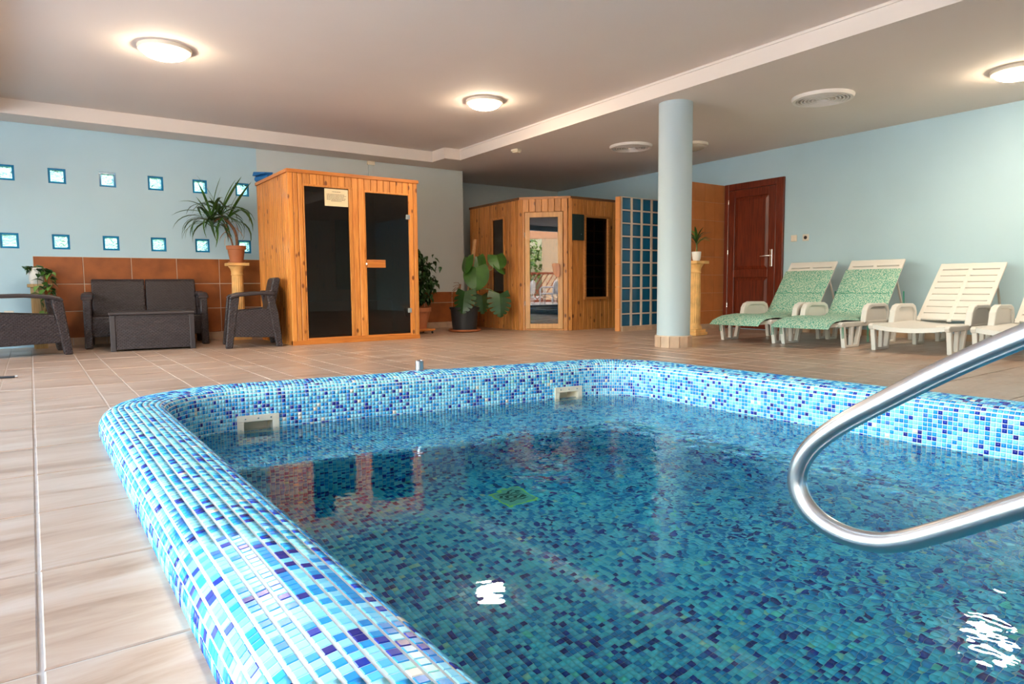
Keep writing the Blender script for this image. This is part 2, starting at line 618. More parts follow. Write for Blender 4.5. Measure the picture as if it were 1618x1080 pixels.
# ---- walls
def wall(name, x0, y0, x1, y1, z0, z1, m, label, holes=(), t=0.2):
    """a wall along a line, its room face on the line; thickness to the left of the direction; holes in (along, z)"""
    L = math.hypot(x1 - x0, y1 - y0)
    us = sorted({0.0, L, *[h[0] for h in holes], *[h[1] for h in holes]})
    zs = sorted({z0, z1, *[h[2] for h in holes], *[h[3] for h in holes]})
    mb = MB()
    def solid(i, j):
        if not (0 <= i < len(us) - 1 and 0 <= j < len(zs) - 1):
            return False
        cu, cz = (us[i] + us[i + 1]) / 2, (zs[j] + zs[j + 1]) / 2
        return not any(h[0] < cu < h[1] and h[2] < cz < h[3] for h in holes)
    idx = {}
    def V(i, j, k):
        key = (i, j, k)
        if key not in idx:
            idx[key] = len(mb.v)
            mb.v.append((us[i], t * k, zs[j]))
        return idx[key]
    for i in range(len(us) - 1):
        for j in range(len(zs) - 1):
            if not solid(i, j):
                continue
            mb.f.append((V(i, j, 0), V(i + 1, j, 0), V(i + 1, j + 1, 0), V(i, j + 1, 0)))
            mb.f.append((V(i, j, 1), V(i, j + 1, 1), V(i + 1, j + 1, 1), V(i + 1, j, 1)))
            if not solid(i - 1, j):
                mb.f.append((V(i, j, 0), V(i, j + 1, 0), V(i, j + 1, 1), V(i, j, 1)))
            if not solid(i + 1, j):
                mb.f.append((V(i + 1, j, 0), V(i + 1, j, 1), V(i + 1, j + 1, 1), V(i + 1, j + 1, 0)))
            if not solid(i, j - 1):
                mb.f.append((V(i, j, 0), V(i, j, 1), V(i + 1, j, 1), V(i + 1, j, 0)))
            if not solid(i, j + 1):
                mb.f.append((V(i, j + 1, 0), V(i + 1, j + 1, 0), V(i + 1, j + 1, 1), V(i, j + 1, 1)))
    o = mb.build(name, m, loc=(x0, y0, 0), rz=math.atan2(y1 - y0, x1 - x0))
    return structure(o, label, 'wall')

BLK_X = [-0.235, 0.225, 0.705, 1.195, 1.680, 2.178]
BLK_Z = [1.075, 1.795]
BLK = 0.165
XSTEP = 2.447
holes = [(x - XL, x - XL + BLK, z, z + BLK) for x in BLK_X for z in BLK_Z]
wall_back = wall('wall_back', XL, YB, XSTEP, YB, -0.1, SOF + 0.1, M_BLUE, 'light blue wall with two rows of small glass blocks', holes)
wall_pale = wall('wall_back_right', XSTEP, YB, X5, YB, -0.1, SOF + 0.1, M_PALE, 'pale grey green wall behind the twin-glazed cabin')
wall('wall_alcove_side', X5, YB + 0.2, X5, YALC, -0.1, SOF + 0.1, M_BLUE, 'short blue wall turning into the cabin alcove')
wall('wall_alcove', X5 - 0.2, YALC + 0.001, 8.45, YALC, -0.1, SOF + 0.1, M_PALE, 'pale green wall behind the corner cabin')
wall_right = wall('wall_right', rwx(YALC + 0.1), YALC + 0.1, rwx(YF - 0.1), YF - 0.1, -0.1, SOF + 0.1, M_BLUE, 'light blue wall behind the row of loungers')
wall('wall_front', 8.2, YF, XL - 0.2, YF, -0.1, SOF + 0.1, M_PALE, 'pale wall facing the cabins')
wall_left = wall('wall_left', XL, YF, XL, YB + 0.2, -0.1, SOF + 0.1, M_BLUE, 'blue wall opening to the terrace through wide bays',
                 [(y0 - YF, y1 - YF, *WIN_Z) for y0, y1 in WIN_BAYS])

# ---- ceiling: low soffit with a raised tray in it
def fx(y):
    return 4.885 + 0.0195 * y
TX0, TY0, TY1 = -0.17, -1.6, 8.59
tray = [(TX0, TY0), (fx(TY0), TY0), (fx(8.24), 8.24), (4.79, 8.24), (4.79, TY1), (TX0, TY1)]
OX0, OX1, OY0, OY1 = XL - 0.25, 8.45, YF - 0.25, 10.15
b = MB()
z = SOF
cvx = [(OX0, OY0), (OX1, OY0), (OX1, 8.24), (OX1, OY1), (OX0, OY1)]
V = [(x, y, z) for x, y in tray] + [(OX0, OY0, z), (OX1, OY0, z), (OX1, OY1, z), (OX0, OY1, z)]
b.add(V, [(0, 1, 7, 6), (1, 2, 8, 7), (2, 3, 4, 8), (4, 5, 9, 8), (5, 0, 6, 9)])
b.box(OX0, OY0, 2.62, OX1, OY1, 2.85)
ceiling = b.build('ceiling', M_CEIL)
structure(ceiling, 'low plaster ceiling around the raised tray', 'ceiling')
b = MB()
b.add([(x, y, TRAY) for x, y in tray], [tuple(range(6))])
structure(b.build('ceiling_tray', M_CEIL), 'raised ceiling tray with two round lamps', 'ceiling')
b = MB()
n = len(tray)
b.add([(x, y, SOF) for x, y in tray] + [(x, y, TRAY + 0.01) for x, y in tray], [(i, (i + 1) % n, n + (i + 1) % n, n + i) for i in range(n)])
fas = b.build('trim_1', M_FASC)
structure(fas, 'cream fascia band around the ceiling tray', 'trim')
b = MB()                                                       # thin bead at the top of the long fascia
b.hexa([(fx(TY0) - 0.012, TY0, TRAY - 0.022), (fx(TY0), TY0, TRAY - 0.022), (fx(8.24), 8.24, TRAY - 0.022), (fx(8.24) - 0.012, 8.24, TRAY - 0.022),
        (fx(TY0) - 0.012, TY0, TRAY - 0.001), (fx(TY0), TY0, TRAY - 0.001), (fx(8.24), 8.24, TRAY - 0.001), (fx(8.24) - 0.012, 8.24, TRAY - 0.001)])
b.build('bead', M_FASC, fas)

# ---- brown wainscot tiles, skirting and glass blocks on the back wall
def wall_tiles(parent, x_edges, z_edges, m, name='wall_tile', gap=0.004, depth=0.012, y=0.0, xoff=0.0):
    back = MB()
    back.box(x_edges[0] - xoff, y - depth * 0.55, z_edges[0], x_edges[-1] - xoff, y - 0.0005, z_edges[-1])
    back.build('tile_bed', M_TGROUT, parent)
    cache = {}
    for i in range(len(x_edges) - 1):
        for j in range(len(z_edges) - 1):
            w, h = x_edges[i + 1] - x_edges[i] - 2 * gap, z_edges[j + 1] - z_edges[j] - 2 * gap
            key = (round(w, 3), round(h, 3))
            if key not in cache:
                c = 0.003
                cache[key] = MB().add([(0, 0, 0), (w, 0, 0), (w, 0, h), (0, 0, h), (c, -c, c), (w - c, -c, c), (w - c, -c, h - c), (c, -c, h - c),
                                       (0, depth * 0.5, 0), (w, depth * 0.5, 0), (w, depth * 0.5, h), (0, depth * 0.5, h)],
                                      [(4, 5, 6, 7), (0, 1, 5, 4), (1, 2, 6, 5), (2, 3, 7, 6), (3, 0, 4, 7), (8, 9, 1, 0), (9, 10, 2, 1), (10, 11, 3, 2), (11, 8, 0, 3)]).mesh(name, m)
            link(name, cache[key], parent, (x_edges[i] + gap - xoff, y - depth + rnd.uniform(0, 0.001), z_edges[j] + gap))
wall_tiles(wall_back, [0.04, 0.50, 0.977, 1.457, 1.94, XSTEP - 0.005], [0.083, 0.385, 0.69, 0.995], M_TERRA, xoff=XL)
wall_tiles(wall_pale, [3.9, 4.36, 4.84, 5.32, X5], [0.083, 0.385, 0.55], M_TERRA, xoff=XSTEP)
def skirting(name, parent_label, x0, y0, x1, y1, h=0.08, w=0.33):
    L = math.hypot(x1 - x0, y1 - y0)
    root = thing(name, parent_label, 'baseboard', (x0, y0, 0), math.atan2(y1 - y0, x1 - x0))
    root['kind'] = 'structure'
    k = max(1, round(L / w))
    pw = L / k
    me = MB().box(0.0015, -0.012, 0, pw - 0.0015, -0.0005, h).mesh('skirting_tile', M_SKIRT)
    for i in range(k):
        link('skirting_tile', me, root, (i * pw, 0, 0.0))
    return root
skirting('baseboard_back', 'beige tile skirting below the brown wall tiles', 0.04, YB, X5, YB, 0.083)
skirting('baseboard_right', 'beige tile skirting along the lounger wall', rwx(5.05), 5.05, rwx(-1), -1.0, 0.07)

def block_mat():
    m = mat('wavy_blue_glass', (0.085, 0.165, 0.20), 0.05, trans=1.0, ior=1.35)
    n, l, b = nodes_of(m)
    tc = n.new('ShaderNodeTexCoord')
    t = n.new('ShaderNodeTexNoise')
    t.inputs['Scale'].default_value = 14
    t.inputs['Distortion'].default_value = 1.5
    oi = n.new('ShaderNodeObjectInfo')
    va = n.new('ShaderNodeVectorMath')
    va.operation = 'MULTIPLY_ADD'
    va.inputs[1].default_value = (9, 9, 9)
    l.new(oi.outputs['Random'], va.inputs[0])
    l.new(tc.outputs['Object'], va.inputs[2])
    l.new(va.outputs[0], t.inputs['Vector'])
    bp = n.new('ShaderNodeBump')
    bp.inputs['Strength'].default_value = 1.0
    bp.inputs['Distance'].default_value = 0.03
    l.new(t.outputs['Fac'], bp.inputs['Height'])
    l.new(bp.outputs[0], b.inputs['Normal'])
    return m
M_GBLOCK = block_mat()
M_GEDGE = mat('blue_glass_edge', (0.01, 0.20, 0.42), 0.15, spec=0.6)
def glass_block(parent, w, h, t, loc, m=None):
    """hollow glass block: two wavy faces, coloured rim between them"""
    o = link('glass_block', GB_CACHE.setdefault((w, h, t), MB().box(0.012, 0.022, 0.012, w - 0.012, 0.032, h - 0.012).mesh('glass_block', m or M_GBLOCK)), parent, loc)
    key = ('rim', w, h, t)
    if key not in GB_CACHE:
        e = 0.022
        rb = MB()
        rb.box(0, 0.012, 0, e, t, h).box(w - e, 0.012, 0, w, t, h).box(e, 0.012, 0, w - e, t, e).box(e, 0.012, h - e, w - e, t, h)
        GB_CACHE[key] = rb.mesh('block_rim', M_GEDGE)
    link('block_rim', GB_CACHE[key], o)
    return o
GB_CACHE = {}
for x in BLK_X:
    for z in BLK_Z:
        glass_block(wall_back, BLK, BLK, 0.10, (x - XL, 0.0, z))

# ---- outdoors: paving and lawn around the building, terrace beyond the facade
M_PAVE = mat('terrace_paving', (0.50, 0.44, 0.38), 0.8, var=0.12, vscale=1.5)
M_GRASS = mat('garden_lawn', (0.16, 0.24, 0.07), 0.95, var=0.3, vscale=3)
b = MB()
b.box(-24, -16, -0.16, OX0 + 0.26, 16, -0.06).box(OX0 + 0.26, -16, -0.16, 12, OY0 + 0.24, -0.06)
structure(b.build('floor_terrace', M_PAVE), 'pale paved terrace outside the open bays', 'terrace')
b = MB()
b.box(OX0 + 0.26, 10.16, -0.3, 30, 40, -0.2)
tag(b.build('lawn', M_GRASS), 'green lawn behind the glass block wall', 'lawn', kind='stuff')

# ------------------------------------------------------------------ the pool
ZW, D_BENCH, D_FLOOR = -0.12, 0.35, 0.85
ZB, ZFL = ZW - D_BENCH, ZW - D_FLOOR
HC, RI, RO = 0.10, 0.05, 0.075
RIMW = 0.27
pool = thing('swimming_pool', 'blue mosaic plunge pool with a rounded raised rim', 'pool', (1.88, 1.65, 0))
PO = np.array([1.88, 1.65, 0])

def mosaic(name, col):
    m = mat(name, col, 0.22, spec=0.5)
    return m
PAL = [('pale_aqua', (0.28, 0.70, 0.85), 29), ('light_aqua', (0.19, 0.61, 0.82), 18), ('sky_aqua', (0.10, 0.50, 0.77), 11),
       ('mid_blue', (0.018, 0.31, 0.67), 20), ('azure', (0.012, 0.24, 0.60), 9), ('cobalt', (0.008, 0.035, 0.34), 8),
       ('navy', (0.012, 0.018, 0.22), 4), ('steel_blue', (0.05, 0.19, 0.56), 2.5), ('ivory', (0.80, 0.72, 0.58), 1.1), ('mint', (0.28, 0.74, 0.66), 1.5)]
TM = [mosaic('mosaic_' + n, c) for n, c, w in PAL]
WGT = np.array([w for *_, w in PAL], float)
WGT /= WGT.sum()
rs = np.random.RandomState(3)
QUADS, QKIND = [], []                                           # quads (4 corners, outward side up), kind

def sweep_grid(P, N, prof, closed=True):
    """corner grid [i along][j across] of a profile [(offset, z)] swept along a path"""
    G = np.zeros((len(P), len(prof), 3))
    for j, (o, z) in enumerate(prof):
        off = o if np.isscalar(o) else o[:, None]
        G[:, j, :2] = P + N * off
        G[:, j, 2] = z
    return G
def grid_quads(G, closed, kind):
    n = len(G)
    last = n if closed else n - 1
    i = np.arange(last)
    a = G[i][:, :-1]
    b_ = G[(i + 1) % n][:, :-1]
    c = G[(i + 1) % n][:, 1:]
    d = G[i][:, 1:]
    q = np.stack([a, b_, c, d], 2).reshape(-1, 4, 3)
    QUADS.append(q)
    QKIND.append(np.full(len(q), kind))

# rim outline: a small bulge of the far rim round the air button
BTN = np.array([1.93, 3.67])
foot = PATH[:, 0] * 0 + RIMW
dfar = np.abs((PATH + PNRM * 0.2) - BTN)
near_btn = (PNRM[:, 1] > 0.9)
bul = np.where(near_btn, 0.055 * np.exp(-((PATH[:, 0] - 1.93) / 0.13) ** 4), 0.0)
# profile rows from the water side over the rim to the floor
prof = []
zrow = np.arange(ZB - 0.02, HC - RI + 1e-6, TP)
zrow = zrow + (HC - RI - zrow[-1])
for z in zrow:
    prof.append((PATH[:, 0] * 0, z))
for k in range(1, 5):
    q = R(90) * k / 4
    prof.append((PATH[:, 0] * 0 + RI * (1 - math.cos(q)), HC - RI + RI * math.sin(q)))
top_n = 6
for k in range(1, top_n + 1):
    t = k / top_n
    prof.append((RI + (RIMW - RI - RO + bul) * t, HC + 0.008 * math.sin(math.pi * t)))
for k in range(1, 6):
    q = R(90) * k / 5
    prof.append((RIMW - RO + bul + RO * math.sin(q), HC - RO + RO * math.cos(q)))
prof.append((RIMW + bul, 0.0))
G_RIM = sweep_grid(PATH, PNRM, prof)
grid_quads(G_RIM, True, 0)
# deep wall on the sides without a bench (left and near)
deep = [(0.0, z) for z in np.arange(ZFL, ZB - 0.01, TP)]
sel = (PNRM[:, 0] < 0.2) & ~((PNRM[:, 1] > 0.2))
G_DEEP = sweep_grid(PATH, PNRM, deep)
q0 = len(QUADS)
grid_quads(G_DEEP, True, 1)

# bench along the far and right sides
BW = 0.50
slope = (3.30 - 3.70) / (3.285 - 0.476)
B0 = np.array([0.476, 3.70 - BW * 1.01])
B1 = np.array([3.285 - BW, 3.70 - BW * 1.01 + slope * (3.285 - BW - 0.476)])
B2 = np.array([3.285 - BW, -0.35])
def fillet_path(p0, p1, p2, r, step):
    a, c = p0 - p1, p2 - p1
    la, lc = np.linalg.norm(a), np.linalg.norm(c)
    a, c = a / la, c / lc
    half = math.acos(float(a @ c)) / 2
    d = r / math.tan(half)
    cen_ = p1 + (a + c) / np.linalg.norm(a + c) * (r / math.sin(half))
    P, N = [], []
    n1 = round((la - d) / step)
    t = -a
    for i in range(n1):
        P.append(p0 + t * (la - d) * i / n1)
        N.append(np.array([-t[1], t[0]]))
    s, e = p1 + a * d, p1 + c * d
    a0, a1 = math.atan2(*(s - cen_)[::-1]), math.atan2(*(e - cen_)[::-1])
    while a1 > a0:
        a1 -= 2 * math.pi
    k = max(3, round((a0 - a1) * r / step))
    for i in range(k):
        q = a0 + (a1 - a0) * i / k
        nn = np.array([math.cos(q), math.sin(q)])
        P.append(cen_ + nn * r)
        N.append(nn)
    t = c
    n2 = round((lc - d) / step)
    for i in range(n2 + 1):
        P.append(e + t * (lc - d) * i / n2)
        N.append(np.array([-t[1], t[0]]))
    return np.array(P), np.array(N)
BP, BN = fillet_path(B0, B1, B2, 0.30, TP)
rn = 0.03
bprof = [(0.0, z) for z in np.arange(ZFL, ZB - rn, TP)] + [(0.0, ZB - rn)]
bprof += [(rn * (1 - math.cos(R(90) * k / 3)), ZB - rn + rn * math.sin(R(90) * k / 3)) for k in range(1, 4)]
G_BENCH = sweep_grid(BP, BN, bprof)
grid_quads(G_BENCH, False, 2)
def inside(P, loop):
    x, y = P[:, 0], P[:, 1]
    r = np.zeros(len(P), bool)
    j = len(loop) - 1
    for i in range(len(loop)):
        xi, yi = loop[i]
        xj, yj = loop[j]
        c = ((yi > y) != (yj > y)) & (x < (xj - xi) * (y - yi) / (yj - yi + 1e-12) + xi)
        r ^= c
        j = i
    return r
IN_LOOP = PATH[::4]
DEEP_LOOP = np.concatenate([BP[::3], [[3.285 - BW, -0.36], [0.47, -0.36], [0.47, B0[1]]]])
gx, gy = np.arange(0.40, 3.36, TP), np.arange(-0.42, 3.80, TP)
gxx, gyy = np.meshgrid(gx, gy)
c0 = np.stack([gxx.ravel(), gyy.ravel()], 1)
ctr = c0 + TP / 2
inp, ind = inside(ctr, IN_LOOP), inside(ctr, DEEP_LOOP)
indr = inside(ctr, np.concatenate([BP[::3] + BN[::3] * rn, [[3.285 - BW + rn, -0.36], [0.47, -0.36], [0.47, B0[1] + rn]]]))
for msk, z in ((inp & ind, ZFL), (inp & ~indr, ZB)):
    p = c0[msk]
    q = np.zeros((len(p), 4, 3))
    for k, (dx, dy) in enumerate(((0, 0), (TP, 0), (TP, TP), (0, TP))):
        q[:, k, 0], q[:, k, 1], q[:, k, 2] = p[:, 0] + dx, p[:, 1] + dy, z
    QUADS.append(q)
    QKIND.append(np.full(len(q), 3))
Q = np.concatenate(QUADS)
K = np.concatenate(QKIND)
# drop deep wall tiles behind the bench, and tiles where fittings and drain sit
ctrq = Q.mean(1)
nr = np.cross(Q[:, 1] - Q[:, 0], Q[:, 3] - Q[:, 0])
nr /= np.linalg.norm(nr, axis=1)[:, None] + 1e-12
flip = np.zeros(len(Q), bool)
for k in (0, 1, 2):
    pass
# outward: rim/walls face away from the ground -> towards pool axis or up; check by construction
ax = np.array([1.88, 1.7])
tow = np.where((K < 3), (ctrq[:, 0] - ax[0]) * nr[:, 0] + (ctrq[:, 1] - ax[1]) * nr[:, 1], 0)
wall_like = (np.abs(nr[:, 2]) < 0.3) & (K < 3) & (ctrq[:, 2] < 0.04)
outer_face = (K == 0) & (ctrq[:, 2] < HC) & (np.arange(len(Q)) % (len(prof) - 1) >= len(prof) - 7)
flip = np.where(wall_like & ~outer_face, tow > 0, np.where(outer_face & (np.abs(nr[:, 2]) < 0.3), tow < 0, nr[:, 2] < 0))
nr[flip] *= -1
Q[flip] = Q[flip][:, ::-1]
keep = ~((K == 1) & ((ctrq[:, 0] > 3.0) & (ctrq[:, 1] > -0.3) | (ctrq[:, 1] > 3.25)))
F_FAR = np.array([0.476, 3.70])
far_t = np.array([1.0, slope]) / math.hypot(1, slope)
far_n = np.array([far_t[1], -far_t[0]])                        # towards the water
FITS = [(0.945, 0.212, -0.045), (2.87, 0.212, -0.045)]         # centre x, width, top z
for xc, w, zt in FITS:
    keep &= ~((np.abs(ctrq[:, 0] - xc) < w * 0.38) & (ctrq[:, 1] > 3.2) & (ctrq[:, 2] < zt - 0.03) & (ctrq[:, 2] > zt - 0.12) & (np.abs(nr[:, 2]) < 0.3))
DRAIN = np.array([1.85, 2.58])
keep &= ~((np.abs(ctrq[:, 0] - DRAIN[0]) < 0.08) & (np.abs(ctrq[:, 1] - DRAIN[1]) < 0.09) & (K == 3) & (ctrq[:, 2] < -0.9))
Q, K, nr, ctrq = Q[keep], K[keep], nr[keep], ctrq[keep]
colr = rs.choice(len(PAL), len(Q), p=WGT)
# inset (wider joints between the rows of the rim), lift
ins_u = np.where(K == 0, 0.045, 0.05)
u = (Q[:, 1] - Q[:, 0])
m4 = Q.mean(1, keepdims=True)
gap = 0.0016
lu = np.linalg.norm(Q[:, 1] - Q[:, 0], axis=1)
lv = np.linalg.norm(Q[:, 3] - Q[:, 0], axis=1)
gu = np.full(len(Q), gap)
gv = np.full(len(Q), gap)
on_rim = (K == 0) & (ctrq[:, 2] > HC - RI)
gap_rim = 0.0028
# after flips the corner order differs, so inset along both edge directions bilinearly
def inset(Q, gu, gv):
    a, b_, c, d = Q[:, 0], Q[:, 1], Q[:, 2], Q[:, 3]
    eu = gu / (np.linalg.norm(b_ - a, axis=1) + 1e-9)
    ev = gv / (np.linalg.norm(d - a, axis=1) + 1e-9)
    eu, ev = np.clip(eu, 0, 0.35)[:, None], np.clip(ev, 0, 0.35)[:, None]
    def at(s, t):
        return a * (1 - s) * (1 - t) + b_ * s * (1 - t) + c * s * t + d * (1 - s) * t
    return np.stack([at(eu, ev), at(1 - eu, ev), at(1 - eu, 1 - ev), at(eu, 1 - ev)], 1)
along_is_u = np.abs(((Q[:, 1] - Q[:, 0])[:, 2])) < 1e-4
gu = np.where(on_rim, 0.0013, np.where(K >= 2, 0.0008, gap))
gv = np.where(on_rim, 0.0030, np.where(K >= 2, 0.0008, gap))
sw = flip[keep] & (K < 3)                                       # reversed corners swap the roles of the edges
gu2, gv2 = np.where(sw, gu, gu), np.where(sw, gv, gv)
QI = inset(Q, gu2, gv2)
LIFT = 0.0016
TOP = QI + nr[:, None] * LIFT * (1 + 0.25 * rs.rand(len(Q)))[:, None, None]
BOT = QI - nr[:, None] * 0.001

# the 300 rim tiles that show largest are parts of their own
pp, dd = project(TOP.reshape(-1, 3))
pp, dd = pp.reshape(-1, 4, 2), dd.reshape(-1, 4)
x, y = pp[..., 0], pp[..., 1]
area = 0.5 * np.abs((x * np.roll(y, -1, 1) - np.roll(x, -1, 1) * y).sum(1))
facing = ((EYEP - ctrq) * nr).sum(1) > 0
infr = (x.min(1) > -5) & (x.max(1) < IMG_W + 5) & (y.max(1) < IMG_H + 5) & (y.min(1) > 0) & (dd.min(1) > 0.1)
area = np.where(facing & infr & (K == 0) & (ctrq[:, 2] > 0.0), area, 0)
big = np.argsort(-area)[:300]
isbig = np.zeros(len(Q), bool)
isbig[big] = True

def base_grid(mb, G, closed, hole=None):
    n, m = G.shape[:2]
    k = len(mb.v)
    mb.v += [tuple(p) for p in (G.reshape(-1, 3) - PO)]
    for i in range(n if closed else n - 1):
        for j in range(m - 1):
            i2 = (i + 1) % n
            if hole and j == hole[0] and hole[1](G[i, j]):
                continue
            mb.f.append((k + i * m + j, k + i2 * m + j, k + i2 * m + j + 1, k + i * m + j + 1))
b = MB()
base_grid(b, sweep_grid(PATH, PNRM, [(0.0, ZFL - 0.01), (0.0, FITS[0][2] - 0.131), (0.0, FITS[0][2] - 0.034)] + [(p[0], p[1]) for p in prof[len(zrow) - 1:-1]] + [(RIMW + bul, -0.01)]), True,
          (1, lambda p: p[1] > 3.2 and any(abs(p[0] + TP / 2 - xc) < w * 0.38 for xc, w, zt in FITS)))
base_grid(b, G_BENCH, False)
o = b.build('basin', M_MGROUT, pool)
b = MB()
lo = [tuple(p) for p in (PATH[::3] + PNRM[::3] * 0.02 - PO[:2])]
b.add([(x, y, ZFL) for x, y in lo], [tuple(range(len(lo)))])
b.build('basin_floor', M_MGROUT, pool)
b = MB()
far = [p for p in PATH[::3] if True]
bl = [tuple(p + nn * rn - PO[:2]) for p, nn in zip(BP[::3], BN[::3])]
ring_out = [tuple(p - PO[:2]) for p in ([[0.46, B0[1] + rn], [0.46, 3.76], [3.34, 3.36], [3.34, -0.35]])]
poly = [(3.285 - BW + rn - PO[0], -0.35 - PO[1])][::-1]
b.add([(x, y, ZB) for x, y in bl] + [(x, y, ZB) for x, y in ring_out[::-1]], [tuple(range(len(bl) + 4))])
b.build('bench_bed', M_MGROUT, pool)

def stuff_mesh(name, idx):
    T, B_ = TOP[idx] - PO, BOT[idx] - PO
    n = len(T)
    V = np.concatenate([T, B_], 1).reshape(-1, 3)
    f = np.array([[0, 1, 2, 3], [4, 5, 1, 0], [5, 6, 2, 1], [6, 7, 3, 2], [7, 4, 0, 3]])
    F = (np.arange(n)[:, None, None] * 8 + f[None]).reshape(-1)
    me = bpy.data.meshes.new(name)
    me.vertices.add(len(V))
    me.vertices.foreach_set('co', V.astype(np.float32).ravel())
    me.loops.add(len(F))
    me.loops.foreach_set('vertex_index', F.astype(np.int32))
    me.polygons.add(n * 5)
    me.polygons.foreach_set('loop_start', (np.arange(n * 5) * 4).astype(np.int32))
    me.polygons.foreach_set('material_index', np.repeat(colr[idx], 5).astype(np.int32))
    for m in TM:
        me.materials.append(m)
    me.update(calc_edges=True)
    me.validate()
    return link(name, me, pool)
o = stuff_mesh('mosaic_tiling', np.where(~isbig)[0])
o['kind'] = 'stuff'
unit = []
for m in TM:
    c = 0.06
    unit.append(MB().add([(0, 0, 0), (1, 0, 0), (1, 1, 0), (0, 1, 0), (0, 0, .6), (1, 0, .6), (1, 1, .6), (0, 1, .6), (c, c, 1), (1 - c, c, 1), (1 - c, 1 - c, 1), (c, 1 - c, 1)],
                         [(0, 1, 5, 4), (1, 2, 6, 5), (2, 3, 7, 6), (3, 0, 4, 7), (4, 5, 9, 8), (5, 6, 10, 9), (6, 7, 11, 10), (7, 4, 8, 11), (8, 9, 10, 11)]).mesh('mosaic_tile', m))
for i in big:
    a = BOT[i]
    ux, vx = a[1] - a[0], a[3] - a[0]
    nz = nr[i] * 0.0027
    if np.dot(np.cross(ux, vx), nz) < 0:
        a = a[::-1]
        ux, vx = a[1] - a[0], a[3] - a[0]
    o = link('mosaic_tile', unit[colr[i]], pool)
    org = a[0] - PO
    o.matrix_local = Matrix([[ux[k], vx[k], nz[k], org[k]] for k in range(3)] + [[0, 0, 0, 1]])

# ---- wall fittings half under water, drain grate, air button
for xc, w, zt in FITS:
    yc = 3.70 + slope * (xc - 0.476)
    b = MB()
    h0, h1, e = zt - 0.165, zt, 0.034
    x0, x1, t = -w / 2, w / 2, -0.012
    b.box(x0, t, h1 - e, x1, 0.004, h1).box(x0, t, h0, x1, 0.004, h0 + e).box(x0, t, h0 + e, x0 + e, 0.004, h1 - e).box(x1 - e, t, h0 + e, x1, 0.004, h1 - e)
    fr = b.build('inlet_frame', M_CREAM, pool, bevel=0.002, loc=(xc - PO[0], yc - PO[1], 0), rz=math.atan2(far_t[1], far_t[0]))
    fr['label'] = 'cream square water inlet frame'
    b = MB()
    b.add([(x0 + e, 0.0, h0 + e), (x1 - e, 0.0, h0 + e), (x1 - e, 0.0, h1 - e), (x0 + e, 0.0, h1 - e),
           (x0 + e + .01, 0.11, h0 + e), (x1 - e - .01, 0.11, h0 + e), (x1 - e - .01, 0.11, h1 - e - .01), (x0 + e + .01, 0.11, h1 - e - .01)],
          [(0, 1, 5, 4), (1, 2, 6, 5), (2, 3, 7, 6), (3, 0, 4, 7), (4, 5, 6, 7)])
    b.build('inlet_throat', M_CREAM, fr)
    sm = MB().lathe([(0.0045, 0), (0.0045, 0.002), (0.001, 0.003)], 8).mesh('screw', M_CHROME)
    for sx, sz in ((-0.3, -0.017), (0.0, -0.017), (0.3, -0.017), (-0.42, -0.08), (0.42, -0.08), (-0.3, -0.148), (0.3, -0.148)):
        s = link('screw', sm, fr, (sx * w, t, zt + sz))
        s.rotation_euler = (R(90), 0, 0)
b = MB()
b.box(-0.075, -0.085, 0.001, 0.075, 0.085, 0.006)
dg = b.build('drain_cover', mat('grey_drain_cover', (0.36, 0.48, 0.40), 0.6), pool, bevel=0.003, loc=(DRAIN[0] - PO[0], DRAIN[1] - PO[1], ZFL))
b = MB().box(-0.085, -0.095, 0.0, 0.085, 0.095, 0.002)
b.build('drain_frame', mat('yellowed_drain_frame', (0.70, 0.75, 0.15), 0.6), dg)
sl = MB().box(-0.05, -0.004, 0.006, 0.05, 0.004, 0.008).mesh('slot', M_BLACK)
for k in range(6):
    link('slot', sl, dg, (0, -0.05 + 0.02 * k, 0))
b = MB().lathe([(0.030, 0), (0.030, 0.004), (0.0255, 0.006), (0.0255, 0.058), (0.022, 0.062), (0.019, 0.0622), (0.0185, 0.060), (0.0, 0.060)], 28)
o = b.build('air_button', mat('dull_steel', (0.42, 0.43, 0.46), 0.3, metal=1.0), pool, smooth=True, loc=(BTN[0] - PO[0], BTN[1] - PO[1], HC + 0.008))
o['label'] = 'round steel push button standing on the rim'
b = MB().lathe([(0.0, 0.0), (0.008, 0.0), (0.008, 0.003), (0.0, 0.003)], 16, cap=False)
b.build('button_mark', M_BROWN, o, loc=(0, 0, 0.0602))

